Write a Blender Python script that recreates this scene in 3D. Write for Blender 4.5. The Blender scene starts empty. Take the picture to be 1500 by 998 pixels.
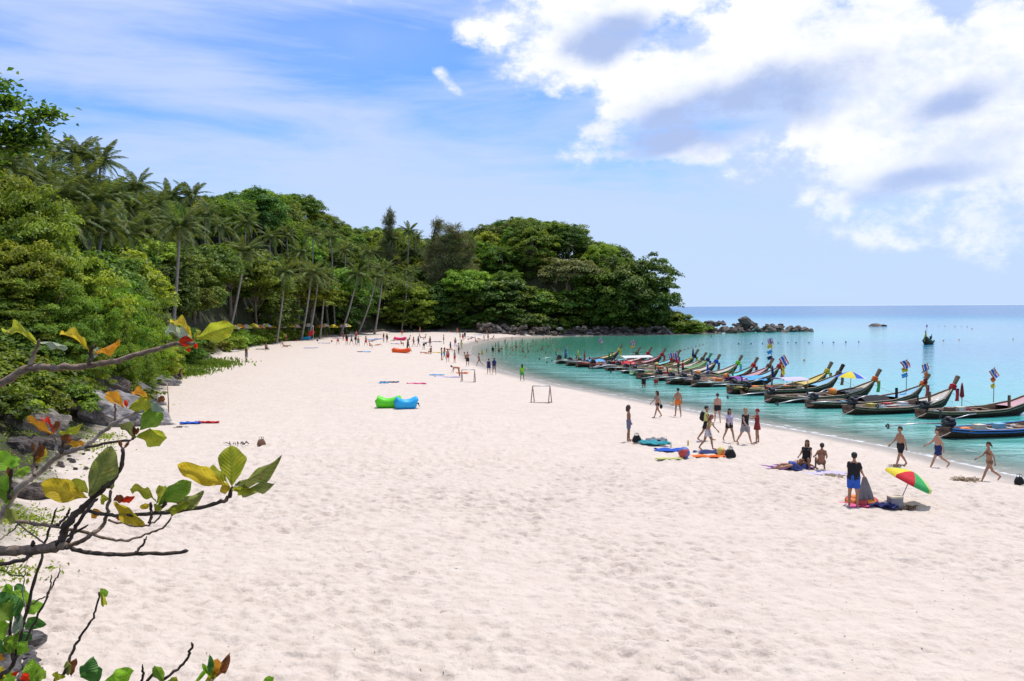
import bpy, bmesh, math, random
import numpy as np
from mathutils import Vector, Matrix, Quaternion

random.seed(7)
RNG = np.random.default_rng(11)
scene = bpy.context.scene
COL = scene.collection

# ------------------------------------------------------------------ camera
FPX = 1300.0                       # focal length in photograph pixels
CAM_H = 8.0
PITCH = math.atan(49.5 / FPX)
ROLL = math.radians(-0.30)
cam_data = bpy.data.cameras.new('camera')
cam = bpy.data.objects.new('camera', cam_data)
COL.objects.link(cam)
cam_data.sensor_width = 36.0
cam_data.lens = 36.0 * FPX / 1500.0
cam_data.clip_start = 0.05
cam_data.clip_end = 40000.0
CAM_R = Matrix.Rotation(math.pi / 2 - PITCH, 3, 'X') @ Matrix.Rotation(ROLL, 3, 'Z')
CAM_P = Vector((0.0, 0.0, CAM_H))
cam.matrix_world = Matrix.Translation(CAM_P) @ CAM_R.to_4x4()
scene.camera = cam

def ray(px, py):
    return (CAM_R @ Vector(((px - 750) / FPX, -(py - 499) / FPX, -1.0)))
def ptd(px, py, d):
    r = ray(px, py)
    return CAM_P + r * (d / r.y)
def pz(px, py, z=0.0):
    r = ray(px, py)
    return CAM_P + r * ((z - CAM_H) / r.z)
CAM_RI = CAM_R.transposed()
def project(p):
    q = CAM_RI @ (Vector(p) - CAM_P)
    return 750 + FPX * q.x / -q.z, 499 - FPX * q.y / -q.z

# ------------------------------------------------------------------ sun, sky, exposure
SUN_DIR = Vector((0.20, 0.24, 0.94)).normalized()
SUN_EL = math.asin(SUN_DIR.z)
SUN_AZ = math.atan2(SUN_DIR.x, SUN_DIR.y)
sun_data = bpy.data.lights.new('sun', 'SUN')
sun_data.energy = 4.0
sun_data.angle = math.radians(0.53)
sun_data.color = (1.0, 0.955, 0.89)
sun = bpy.data.objects.new('sun', sun_data)
COL.objects.link(sun)
sun.rotation_euler = (-SUN_DIR).to_track_quat('-Z', 'Y').to_euler()
sun.location = (0, 0, 60)

world = bpy.data.worlds.new('World')
scene.world = world
world.use_nodes = True

class NB:
    """small node-graph helper"""
    def __init__(self, tree):
        self.t = tree; self.n = tree.nodes; self.l = tree.links
    def new(self, typ, **kw):
        n = self.n.new(typ)
        for k, v in kw.items(): setattr(n, k, v)
        return n
    def put(self, sock, v):
        if v is None: return
        if hasattr(v, 'is_linked') or hasattr(v, 'links'): self.l.new(v, sock)
        elif isinstance(v, (tuple, list)) and len(v) == 3 and sock.type == 'RGBA': sock.default_value = (*v, 1)
        else: sock.default_value = v
    def m(self, op, a, b=None, c=None, clamp=False):
        n = self.new('ShaderNodeMath', operation=op, use_clamp=clamp)
        self.put(n.inputs[0], a); self.put(n.inputs[1], b); self.put(n.inputs[2], c)
        return n.outputs[0]
    def vm(self, op, a, b=None):
        n = self.new('ShaderNodeVectorMath', operation=op)
        self.put(n.inputs[0], a); self.put(n.inputs[1], b)
        return n.outputs[0]
    def mix(self, f, a, b, blend='MIX'):
        n = self.new('ShaderNodeMix', data_type='RGBA', blend_type=blend)
        self.put(n.inputs['Factor'], f); self.put(n.inputs[6], a); self.put(n.inputs[7], b)
        return n.outputs[2]
    def noise(self, vec, scale, detail=4, rough=0.55, dist=0.0):
        n = self.new('ShaderNodeTexNoise')
        self.put(n.inputs['Vector'], vec)
        n.inputs['Scale'].default_value = scale; n.inputs['Detail'].default_value = detail
        n.inputs['Roughness'].default_value = rough; n.inputs['Distortion'].default_value = dist
        return n.outputs[0]
    def map(self, v, lo, hi, a=0.0, b=1.0, smooth=True):
        n = self.new('ShaderNodeMapRange', interpolation_type='SMOOTHSTEP' if smooth else 'LINEAR')
        self.put(n.inputs[0], v)
        n.inputs[1].default_value = lo; n.inputs[2].default_value = hi
        n.inputs[3].default_value = a; n.inputs[4].default_value = b
        return n.outputs[0]
    def ramp(self, v, stops, interp='LINEAR'):
        n = self.new('ShaderNodeValToRGB')
        self.put(n.inputs[0], v)
        cr = n.color_ramp; cr.interpolation = interp
        while len(cr.elements) < len(stops): cr.elements.new(0.5)
        for e, (p, c) in zip(cr.elements, stops):
            e.position = p; e.color = (*c, 1)
        return n.outputs[0]

def K(c): return tuple(x / SKY_STRENGTH for x in c)     # a radiance, in the sky's own units
def azel(px, py):
    r = ray(px, py).normalized()
    return math.atan2(r.x, r.y), math.asin(r.z)

def build_sky():
    g = NB(world.node_tree); g.n.clear()
    out = g.new('ShaderNodeOutputWorld'); bg = g.new('ShaderNodeBackground')
    g.l.new(bg.outputs[0], out.inputs[0])
    sky = g.new('ShaderNodeTexSky', sky_type='NISHITA')
    sky.sun_disc = False
    sky.sun_elevation = SUN_EL; sky.sun_rotation = SUN_AZ
    sky.air_density = 1.0; sky.dust_density = 0.3; sky.ozone_density = 2.6; sky.altitude = 10
    tc = g.new('ShaderNodeTexCoord')
    D = tc.outputs['Generated']
    sp = g.new('ShaderNodeSeparateXYZ'); g.l.new(D, sp.inputs[0])
    X, Y, Z = sp.outputs
    az = g.m('ARCTAN2', X, Y); el = g.m('ARCSINE', Z)
    # domain warp so blob outlines break up like cumulus
    nz = g.new('ShaderNodeTexNoise'); g.l.new(D, nz.inputs['Vector'])
    nz.inputs['Scale'].default_value = 7.0; nz.inputs['Detail'].default_value = 3.0
    wv = g.vm('SUBTRACT', nz.outputs['Color'], (0.5, 0.5, 0.5))
    ws = g.new('ShaderNodeSeparateXYZ'); g.l.new(wv, ws.inputs[0])
    azw = g.m('MULTIPLY_ADD', ws.outputs[0], 0.075, az)
    elw = g.m('MULTIPLY_ADD', ws.outputs[1], 0.045, el)
    def blob(px, py, rx, ry, rot=0.0, amp=1.0):
        a0, e0 = azel(px, py)
        c, s = math.cos(rot), math.sin(rot)
        da = g.m('SUBTRACT', azw, a0); de = g.m('SUBTRACT', elw, e0)
        u = g.m('ADD', g.m('MULTIPLY', da, c * FPX / rx), g.m('MULTIPLY', de, s * FPX / rx))
        v = g.m('ADD', g.m('MULTIPLY', da, -s * FPX / ry), g.m('MULTIPLY', de, c * FPX / ry))
        q = g.m('ADD', g.m('MULTIPLY', u, u), g.m('MULTIPLY', v, v))
        e = g.m('POWER', 2.718, g.m('MULTIPLY', q, -1.0))
        return g.m('MULTIPLY', e, amp)
    def total(bs):
        o = bs[0]
        for b in bs[1:]: o = g.m('ADD', o, b)
        return o
    cum = total([blob(*b) for b in [
        (800, 95, 75, 55, 0.2, .85), (905, 30, 150, 45, 0, .85), (930, 115, 90, 32, 0.1, .8), (690, 48, 34, 18, 0, .55), (652, 116, 34, 12, -0.6, .33), (672, 140, 26, 9, -.3, .26),
        (505, 12, 24, 11, 0, .62), (868, 200, 45, 22, .7, .85), (960, 150, 70, 30, 0.6, .85), (1060, 95, 75, 34, 0.5, .85), (1190, 40, 130, 55, 0.2, 1.0), (1300, 70, 100, 50, 0.5, .9),
        (1080, 165, 170, 42, 0.25, .85), (1010, 225, 90, 20, 0.0, .55), (1215, 190, 95, 26, 0.45, .8), (1330, 130, 110, 32, 0.6, 1.05), (1470, 60, 70, 60, 0.7, .95),
        (1420, 160, 100, 48, 0.3, 1.0), (1230, 275, 100, 32, 0.1, .58), (1340, 225, 130, 32, 0.2, .76), (1450, 250, 120, 42, 0.2, .78), (1400, 335, 190, 34, 0.05, .5), (1590, 180, 110, 140, 0, .8),
        (1398, 18, 24, 32, 0.6, -.9), (1040, 58, 30, 10, 0.3, -.4), (1110, 260, 60, 14, 0, .4), (1600, 340, 160, 60, 0, .5), (1200, -90, 500, 70, 0.1, .7)]])
    # clouds go on beyond the frame
    wide = g.noise(D, 2.3, 3, .5)
    side = g.m('MAXIMUM', g.map(g.m('ABSOLUTE', az), .62, 1.1), g.map(el, .36, .6))
    glob = g.m('MULTIPLY', g.m('MULTIPLY', g.map(wide, .52, .74), side), g.map(el, .06, .3))
    cum = g.m('ADD', cum, glob)
    st = g.vm('MULTIPLY', D, (1.0, 1.0, 1.5))
    n1 = g.noise(st, 13.0, 12, .64)
    n2 = g.noise(st, 5.0, 4, .5)
    fl = g.m('ADD', g.m('MULTIPLY', g.m('SUBTRACT', n1, .5), 2.3), g.m('MULTIPLY', g.m('SUBTRACT', n2, .5), 1.3))
    gate = g.map(cum, 0.05, 0.45)
    dens = g.m('ADD', cum, g.m('MULTIPLY', fl, gate))
    n3 = g.noise(st, 42.0, 6, .6)
    dens = g.m('ADD', dens, g.m('MULTIPLY', g.m('MULTIPLY', g.m('SUBTRACT', n3, .5), .9), gate))
    cover = g.m('MULTIPLY', g.map(dens, 0.34, 1.0), g.map(el, .07, .20, .62, 1.0))
    grey = total([blob(*b) for b in [
        (900, 58, 92, 34, 0.1, 1.1), (1085, 165, 190, 46, 0.22, 1.15), (985, 200, 70, 22, 0.3, .6), (1410, 145, 90, 28, .25, .85),
        (1370, 262, 100, 18, .1, .8), (1290, 295, 40, 12, 0, .6), (1440, 210, 100, 24, .2, .55), (1480, 310, 90, 16, 0, .4)]])
    grey = g.m('ADD', grey, g.m('MULTIPLY', glob, .35))
    gmask = g.map(g.m('ADD', grey, g.m('MULTIPLY', fl, .55)), .18, .95)
    wcol = g.mix(g.map(g.m('ADD', g.m('ADD', g.m('MULTIPLY', n1, .7), g.m('MULTIPLY', n3, .3)), g.m('MULTIPLY', n2, .5)), .52, .88), K((.70, .80, 1.02)), K((1.10, 1.10, 1.12)))
    ccol = g.mix(gmask, wcol, K((.45, .57, .88)))
    # thin high streaks
    cs = g.vm('MULTIPLY', D, (1.3, 1.3, 7.5))
    ci = g.noise(cs, 2.2, 7, .58, .35)
    ci2 = g.noise(cs, 0.9, 3, .5)
    cf = g.m('MULTIPLY', g.map(g.m('ADD', g.m('MULTIPLY', ci, .6), g.m('MULTIPLY', ci2, .4)), .34, .55), .88)
    veil = total([blob(1330, 315, 240, 75, .05, .62), blob(1120, 250, 130, 40, .2, .35), blob(300, 40, 320, 60, .0, .45)])
    cf = g.m('MAXIMUM', cf, g.m('MULTIPLY', veil, g.map(n2, .30, .62, .45, 1.15)))
    # clear sky
    hs = g.new('ShaderNodeHueSaturation'); g.l.new(sky.outputs[0], hs.inputs['Color'])
    hs.inputs['Saturation'].default_value = 1.12
    base = g.mix(1.0, hs.outputs[0], SKY_TINT, 'MULTIPLY')
    thin = g.mix(cf, base, K((.60, .72, 1.0)))
    hz = g.map(el, -.02, .22, .62, 0)
    thin = g.mix(hz, thin, K((.56, .74, 1.02)))
    col = g.mix(cover, thin, ccol)
    g.l.new(col, bg.inputs[0])
    bg.inputs[1].default_value = SKY_STRENGTH

SKY_STRENGTH = 0.13
SKY_TINT = (0.70, 0.98, 1.42)
build_sky()
world.cycles.sampling_method = 'MANUAL'
world.cycles.sample_map_resolution = 256

scene.view_settings.view_transform = 'Standard'
scene.view_settings.look = 'None'
scene.view_settings.exposure = 0.0
scene.view_settings.gamma = 1.0
scene.cycles.use_denoising = True
scene.cycles.max_bounces = 6
scene.cycles.diffuse_bounces = 3
scene.cycles.glossy_bounces = 3
scene.cycles.transmission_bounces = 4
scene.cycles.transparent_max_bounces = 8
scene.cycles.sample_clamp_indirect = 6.0
# ------------------------------------------------------------------ helpers
MATS = {}
def new_mat(name):
    m = bpy.data.materials.new(name); m.use_nodes = True
    g = NB(m.node_tree)
    b = m.node_tree.nodes['Principled BSDF']
    return m, g, b
def mat(name, color, rough=0.6, var=0.12, scale=6.0, metallic=0.0, bump=0.0, spec=0.4, trans=0.0):
    """paint, cloth, wood, skin: base colour with a little procedural unevenness"""
    if name in MATS: return MATS[name]
    m, g, b = new_mat(name)
    tc = g.new('ShaderNodeTexCoord'); v = tc.outputs['Object']
    n = g.noise(v, scale, 5, .6)
    f = g.map(n, .3, .7)
    dark = tuple(c * (1 - var) for c in color); lite = tuple(min(1, c * (1 + var)) for c in color)
    g.put(b.inputs['Base Color'], g.mix(f, dark, lite))
    b.inputs['Roughness'].default_value = rough
    b.inputs['Metallic'].default_value = metallic
    b.inputs['Specular IOR Level'].default_value = spec
    if bump:
        bp = g.new('ShaderNodeBump'); bp.inputs['Strength'].default_value = bump; bp.inputs['Distance'].default_value = .02
        g.l.new(g.noise(v, scale * 3, 4, .6), bp.inputs['Height']); g.l.new(bp.outputs[0], b.inputs['Normal'])
    if trans:
        out = m.node_tree.nodes['Material Output']
        t = g.new('ShaderNodeBsdfTranslucent'); g.put(t.inputs[0], lite)
        mx = g.new('ShaderNodeMixShader'); mx.inputs[0].default_value = trans
        g.l.new(b.outputs[0], mx.inputs[1]); g.l.new(t.outputs[0], mx.inputs[2]); g.l.new(mx.outputs[0], out.inputs[0])
    MATS[name] = m
    return m

def foliage_mat(name, dark, lite, trans=.32, hue=.035, val=.35, rough=.5):
    if name in MATS: return MATS[name]
    m, g, b = new_mat(name)
    at = g.new('ShaderNodeAttribute', attribute_name='tint')
    oi = g.new('ShaderNodeObjectInfo')
    c = g.mix(at.outputs['Fac'], dark, lite)
    hs = g.new('ShaderNodeHueSaturation'); g.l.new(c, hs.inputs['Color'])
    g.l.new(g.map(oi.outputs['Random'], 0, 1, .5 - hue, .5 + hue, False), hs.inputs['Hue'])
    r2 = g.m('FRACT', g.m('MULTIPLY', oi.outputs['Random'], 7.31))
    g.l.new(g.map(r2, 0, 1, 1 - val, 1 + val, False), hs.inputs['Value'])
    g.l.new(hs.outputs[0], b.inputs['Base Color'])
    b.inputs['Roughness'].default_value = rough
    b.inputs['Specular IOR Level'].default_value = .16
    out = m.node_tree.nodes['Material Output']
    t = g.new('ShaderNodeBsdfTranslucent')
    g.l.new(g.mix(1.0, hs.outputs[0], (1.25, 1.2, .45), 'MULTIPLY'), t.inputs[0])
    mx = g.new('ShaderNodeMixShader'); mx.inputs[0].default_value = trans
    g.l.new(b.outputs[0], mx.inputs[1]); g.l.new(t.outputs[0], mx.inputs[2]); g.l.new(mx.outputs[0], out.inputs[0])
    MATS[name] = m
    return m

def mesh_np(name, verts, faces, attrs=None, smooth=True):
    """verts (n,3); faces list of lists, or an (m,k) array"""
    me = bpy.data.meshes.new(name)
    verts = np.asarray(verts, dtype=np.float32)
    if isinstance(faces, np.ndarray):
        m, k = faces.shape
        me.vertices.add(len(verts)); me.vertices.foreach_set('co', verts.ravel())
        me.loops.add(m * k); me.loops.foreach_set('vertex_index', faces.astype(np.int32).ravel())
        me.polygons.add(m); me.polygons.foreach_set('loop_start', np.arange(0, m * k, k, dtype=np.int32))
        me.update(calc_edges=True)
    else:
        me.from_pydata([tuple(v) for v in verts], [], faces)
    if smooth: me.polygons.foreach_set('use_smooth', np.ones(len(me.polygons), dtype=bool))
    if attrs:
        for k_, a in attrs.items():
            at = me.attributes.new(k_, 'FLOAT', 'POINT'); at.data.foreach_set('value', np.asarray(a, dtype=np.float32))
    me.materials.append(None)
    return me

def part(name, me, material, parent=None, loc=None, rot=None, scale=None, matrix=None):
    o = bpy.data.objects.new(name, me)
    COL.objects.link(o)
    if me is not None and material is not None:
        if not me.materials: me.materials.append(None)
        o.material_slots[0].link = 'OBJECT'; o.material_slots[0].material = material
    if parent is not None: o.parent = parent
    if matrix is not None: o.matrix_local = matrix
    else:
        if loc is not None: o.location = loc
        if rot is not None: o.rotation_euler = rot
        if scale is not None: o.scale = (scale,) * 3 if isinstance(scale, (int, float)) else scale
    return o
def tag(o, label, cat, group=None):
    o['label'] = label; o['category'] = cat
    if group: o['group'] = group
    return o
def thing(name, label, cat, loc=(0, 0, 0), rz=0.0, group=None, scale=1.0):
    o = bpy.data.objects.new(name, None); COL.objects.link(o)
    o.empty_display_size = .2
    o.location = loc; o.rotation_euler = (0, 0, rz); o.scale = (scale,) * 3
    return tag(o, label, cat, group)

class MB:
    """collects simple shapes into one mesh"""
    def __init__(self): self.v = []; self.f = []
    def add(self, vs, fs):
        b = len(self.v); self.v += [tuple(x) for x in vs]; self.f += [[i + b for i in f] for f in fs]; return self
    def box(self, c, s, rot=None):
        x, y, z = s[0] / 2, s[1] / 2, s[2] / 2
        vs = [Vector(p) for p in [(-x, -y, -z), (x, -y, -z), (x, y, -z), (-x, y, -z), (-x, -y, z), (x, -y, z), (x, y, z), (-x, y, z)]]
        if rot is not None: vs = [rot @ p for p in vs]
        return self.add([p + Vector(c) for p in vs], [[0, 3, 2, 1], [4, 5, 6, 7], [0, 1, 5, 4], [1, 2, 6, 5], [2, 3, 7, 6], [3, 0, 4, 7]])
    def tube(self, pts, rad, n=8, cap=True):
        pts = [Vector(p) for p in pts]
        if isinstance(rad, (int, float)): rad = [rad] * len(pts)
        rings = []; ref = None
        for i, p in enumerate(pts):
            t = (pts[min(i + 1, len(pts) - 1)] - pts[max(i - 1, 0)]).normalized()
            if ref is None:
                ref = Vector((0, 0, 1)) if abs(t.z) < .9 else Vector((1, 0, 0))
            a = t.cross(ref).normalized(); ref = a.cross(t).normalized()
            rings.append([p + (a * math.cos(2 * math.pi * k / n) + ref * math.sin(2 * math.pi * k / n)) * rad[i] for k in range(n)])
        vs = [v for r in rings for v in r]; fs = []
        for i in range(len(pts) - 1):
            for k in range(n):
                k2 = (k + 1) % n
                fs.append([i * n + k, i * n + k2, (i + 1) * n + k2, (i + 1) * n + k])
        if cap:
            fs.append(list(range(n))[::-1]); fs.append([(len(pts) - 1) * n + k for k in range(n)])
        return self.add(vs, fs)
    def ball(self, c, r, nu=10, nv=6):
        r = (r,) * 3 if isinstance(r, (int, float)) else r
        vs = []; fs = []
        for j in range(nv + 1):
            th = math.pi * j / nv
            for i in range(nu):
                ph = 2 * math.pi * i / nu
                vs.append((c[0] + r[0] * math.sin(th) * math.cos(ph), c[1] + r[1] * math.sin(th) * math.sin(ph), c[2] + r[2] * math.cos(th)))
        for j in range(nv):
            for i in range(nu):
                i2 = (i + 1) % nu
                fs.append([j * nu + i, (j + 1) * nu + i, (j + 1) * nu + i2, j * nu + i2])
        return self.add(vs, fs)
    def mesh(self, name, smooth=True): return mesh_np(name, self.v, self.f, smooth=smooth)

def smoothstep(a, b, x):
    t = np.clip((x - a) / (b - a), 0, 1); return t * t * (3 - 2 * t)
_perm = RNG.integers(0, 2**31, 4096)
def vnoise(x, y, seed=0):
    """value noise, vectorised"""
    xi = np.floor(x).astype(np.int64); yi = np.floor(y).astype(np.int64)
    fx = x - xi; fy = y - yi
    fx = fx * fx * (3 - 2 * fx); fy = fy * fy * (3 - 2 * fy)
    def h(a, b):
        n = (a * 374761393 + b * 668265263 + seed * 1442695041) & 0x7fffffff
        n = ((n ^ (n >> 13)) * 1274126177) & 0x7fffffff
        return ((n ^ (n >> 16)) & 0xffff) / 65535.0
    return (h(xi, yi) * (1 - fx) + h(xi + 1, yi) * fx) * (1 - fy) + (h(xi, yi + 1) * (1 - fx) + h(xi + 1, yi + 1) * fx) * fy

# ------------------------------------------------------------------ terrain
SHORE = np.array([(60, -140), (38, -40), (33, -10), (29, 15), (26, 30), (23.4, 41), (21, 50), (16.4, 60.8), (13.2, 68.9), (9.2, 79.4), (4.9, 90), (.8, 103),
                  (-2.7, 118), (-5.1, 133), (-7.3, 153), (-8.3, 179), (-5.5, 204), (1.7, 224), (15, 240), (30, 244), (45, 249), (58, 256), (52, 276), (36, 305), (0, 340), (-100, 390), (-420, 470)], float)
SEA_POLY = np.vstack([SHORE, [(-420, 9000), (9000, 9000), (9000, -140)]])
VEG = np.array([(30, -12), (14, 1), (2, 5.0), (-5, 9), (-8.6, 14), (-9.8, 17.3), (-11.7, 21.6), (-15.5, 29.7), (-19.8, 43), (-24, 61), (-30, 80), (-34.5, 99), (-44, 143), (-46, 181), (-42, 219),
                (-20, 236), (0, 232), (15, 245), (30, 249), (43, 254), (48, 262), (44, 278), (28, 300), (-5, 332), (-100, 380), (-420, 455)], float)
HILL_POLY = np.vstack([VEG, [(-900, 455), (-900, -140), (60, -140)]])
def seg_dist(x, y, P):
    d = np.full(np.shape(x), 1e9)
    for a, b in zip(P[:-1], P[1:]):
        ab = b - a; L = ab @ ab
        t = np.clip(((x - a[0]) * ab[0] + (y - a[1]) * ab[1]) / L, 0, 1)
        d = np.minimum(d, np.hypot(x - a[0] - t * ab[0], y - a[1] - t * ab[1]))
    return d
def inside(x, y, P):
    r = np.zeros(np.shape(x), bool)
    for a, b in zip(P, np.roll(P, -1, axis=0)):
        c = (a[1] > y) != (b[1] > y)
        with np.errstate(divide='ignore', invalid='ignore'):
            xx = (b[0] - a[0]) * (y - a[1]) / (b[1] - a[1] + 1e-12) + a[0]
        r ^= c & (x < xx)
    return r
CTRL = np.array([(-12, -4, 7.5), (0, -6, 6.6), (16, -12, 6), (-20, 12, 8), (-30, 30, 8.5), (-40, 55, 9), (-52, 80, 10), (-62, 100, 12), (-90, 60, 18), (-60, 30, 14),
                 (-75, 120, 17), (-110, 120, 24), (-75, 150, 18), (-100, 180, 26), (-140, 160, 28), (-85, 205, 26), (-95, 240, 36), (-60, 252, 19), (-75, 278, 34), (-40, 288, 22), (-45, 262, 10), (-20, 278, 19),
                 (-28, 250, 3), (-5, 258, 10), (5, 276, 27), (-10, 298, 27), (20, 272, 22), (31, 268, 14), (39, 263, 6), (-180, 240, 25), (-150, 320, 12), (-160, 40, 25)], float)
def terrain(x, y, fine=False):
    x = np.asarray(x, float); y = np.asarray(y, float)
    sd = seg_dist(x, y, SHORE); sd = np.where(inside(x, y, SEA_POLY), -sd, sd)
    vd = seg_dist(x, y, VEG); vd = np.where(inside(x, y, HILL_POLY), vd, -vd)
    z = np.where(sd > 0, 1.55 * (1 - np.exp(-np.maximum(sd, 0) / 10.0)), np.maximum(.105 * sd, -9))
    w = np.zeros(x.shape); hz = np.zeros(x.shape)
    for cx, cy, cz in CTRL:
        k = 1 / ((x - cx) ** 2 + (y - cy) ** 2 + 60.0) ** 2
        w += k; hz += k * cz
    hill = np.maximum(hz / w - 1.2, .3)
    k = smoothstep(0, 14, vd)
    near = smoothstep(40, 8, y) * smoothstep(-40, -5, x)          # the steep bank under the viewpoint
    k = np.where(vd > 0, k * (1 - near) + near * smoothstep(0, 5.5, vd), 0)
    z = z + hill * k
    if fine:
        sandy = smoothstep(1.0, 4.0, sd) * (1 - smoothstep(-.4, .8, vd))
        dim = (pits(x, y, .27, 3) * .055 + pits(x, y, .38, 1) * .095 + pits(x, y, .62, 2) * .05 + (vnoise(x * 2.7 + .5 * y, y * 3.1, 6) - .5) * .075 + (vnoise(x * 5.6, y * 6.1 + .6 * x, 7) - .5) * .05) * (1 - smoothstep(44, 60, y)) * smoothstep(-16, -12, x) * (.30 + .95 * vnoise(x * .30, y * .30, 8)) + (vnoise(x * 8, y * 8, 3) - .5) * .016
        z = z + sandy * (dim + (vnoise(x * .45, y * .5, 4) - .5) * .12)
        z = z + smoothstep(.5, 4, vd) * (vnoise(x * .5, y * .5, 5) - .5) * .8
    return z, sd, vd
def tz(x, y):
    return float(terrain(np.array([x]), np.array([y]))[0][0])
def ground(px, py):
    """where the sight line through a photograph pixel meets the ground"""
    z = 1.2
    for _ in range(9):
        p = pz(px, py, z); z = .3 * z + .7 * max(tz(p.x, p.y), -0.0)
    p = pz(px, py, z); p.z = tz(p.x, p.y)
    return p

def pits(x, y, cell, seed):
    """trampled-sand hollows: one elliptical pit with a raised rim per jittered cell"""
    ci = np.floor(x / cell).astype(np.int64); cj = np.floor(y / cell).astype(np.int64); out = np.zeros(x.shape)
    def h(a, b, k):
        n = (a * 374761393 + b * 668265263 + (seed * 13 + k) * 974634721) & 0x7fffffff
        n = ((n ^ (n >> 13)) * 1274126177) & 0x7fffffff
        return ((n ^ (n >> 16)) & 0xffff) / 65535.0
    for di in (-1, 0, 1):
        for dj in (-1, 0, 1):
            a, b = ci + di, cj + dj
            cx = (a + .1 + .8 * h(a, b, 1)) * cell; cy = (b + .1 + .8 * h(a, b, 2)) * cell; th = (h(a, b, 3) - .5) * 1.1 - .3
            r = cell * (.22 + .2 * h(a, b, 4)); c, s = np.cos(th), np.sin(th)
            u = ((x - cx) * c + (y - cy) * s) / (r * 1.7); v = (-(x - cx) * s + (y - cy) * c) / r
            q = np.sqrt(u * u + v * v)
            out += (.3 + .7 * h(a, b, 5)) * (-np.exp(-(q * 1.05) ** 2) + .22 * np.exp(-((q - 1.5) * 1.8) ** 2))
    return out
def axis(lo, hi, step, far_lo, far_hi, growth, smax):
    mid = list(np.arange(lo, hi, step)); r = []; s = step; v = mid[-1]
    while v < far_hi: s = min(s * growth, smax); v += s; r.append(v)
    l = []; s = step; v = lo
    while v > far_lo: s = min(s * growth, smax); v -= s; l.append(v)
    return np.array(l[::-1] + mid + r)
def grid_mesh(name, xs, ys, zf):
    X, Y = np.meshgrid(xs, ys)
    z, a = zf(X.ravel(), Y.ravel())
    V = np.column_stack([X.ravel(), Y.ravel(), z])
    nx, ny = len(xs), len(ys)
    i = np.arange(ny - 1)[:, None] * nx + np.arange(nx - 1)[None, :]
    F = np.stack([i, i + 1, i + nx + 1, i + nx], -1).reshape(-1, 4)
    return mesh_np(name, V, F, a)

def build_ground():
    xs = axis(-12, 22, .065, -420, 160, 1.05, 6.0)
    ys = axis(15, 34, .065, -90, 420, 1.024, 5.0)
    def zf(x, y):
        z, sd, vd = terrain(x, y, True)
        return z, {'shore': sd, 'veg': vd}
    me = grid_mesh('ground', xs, ys, zf)
    m, g, b = new_mat('sand_and_soil')
    tc = g.new('ShaderNodeNewGeometry'); P = tc.outputs['Position']
    sh = g.new('ShaderNodeAttribute', attribute_name='shore').outputs['Fac']
    vg = g.new('ShaderNodeAttribute', attribute_name='veg').outputs['Fac']
    n = g.noise(P, 1.3, 5, .6); nf = g.noise(P, 22, 4, .65); nl = g.noise(P, .12, 3, .5)
    sand = g.mix(g.map(n, .3, .7), (.563, .466, .388), (.632, .537, .452))
    sand = g.mix(g.map(nf, .35, .75, 0, .35), sand, (.47, .385, .315))
    sand = g.mix(g.map(nl, .35, .65, 0, .25), sand, (.61, .508, .42))
    debris = g.map(g.noise(P, 5.0, 2, .5), .74, .78, 0, .55)
    sand = g.mix(debris, sand, (.22, .16, .12))
    edge = g.m('ADD', sh, g.m('MULTIPLY', g.m('SUBTRACT', g.noise(P, .35, 3, .5), .5), 2.4))
    wet = g.map(edge, 1.2, 4.2, 1, 0)
    sand = g.mix(wet, sand, (.33, .28, .225))
    soil = g.mix(g.map(n, .35, .65), (.045, .035, .02), (.05, .065, .02))
    s = g.map(g.m('ADD', vg, g.m('MULTIPLY', g.m('SUBTRACT', g.noise(P, .7, 4, .6), .5), 3.0)), .2, 1.8)
    g.l.new(g.mix(s, sand, soil), b.inputs['Base Color'])
    g.l.new(g.map(wet, 0, 1, .9, .42), b.inputs['Roughness'])
    b.inputs['Specular IOR Level'].default_value = .25
    bp = g.new('ShaderNodeBump'); bp.inputs['Strength'].default_value = .9; bp.inputs['Distance'].default_value = .06
    hgt = g.m('ADD', g.m('MULTIPLY', g.noise(P, 3.4, 2, .5), 1.9), g.m('MULTIPLY', g.noise(P, 11, 4, .65), .6))
    g.l.new(g.m('MULTIPLY', hgt, g.map(edge, 1.5, 5.0)), bp.inputs['Height']); g.l.new(bp.outputs[0], b.inputs['Normal'])
    o = part('beach_ground', me, m); o['kind'] = 'structure'

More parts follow.
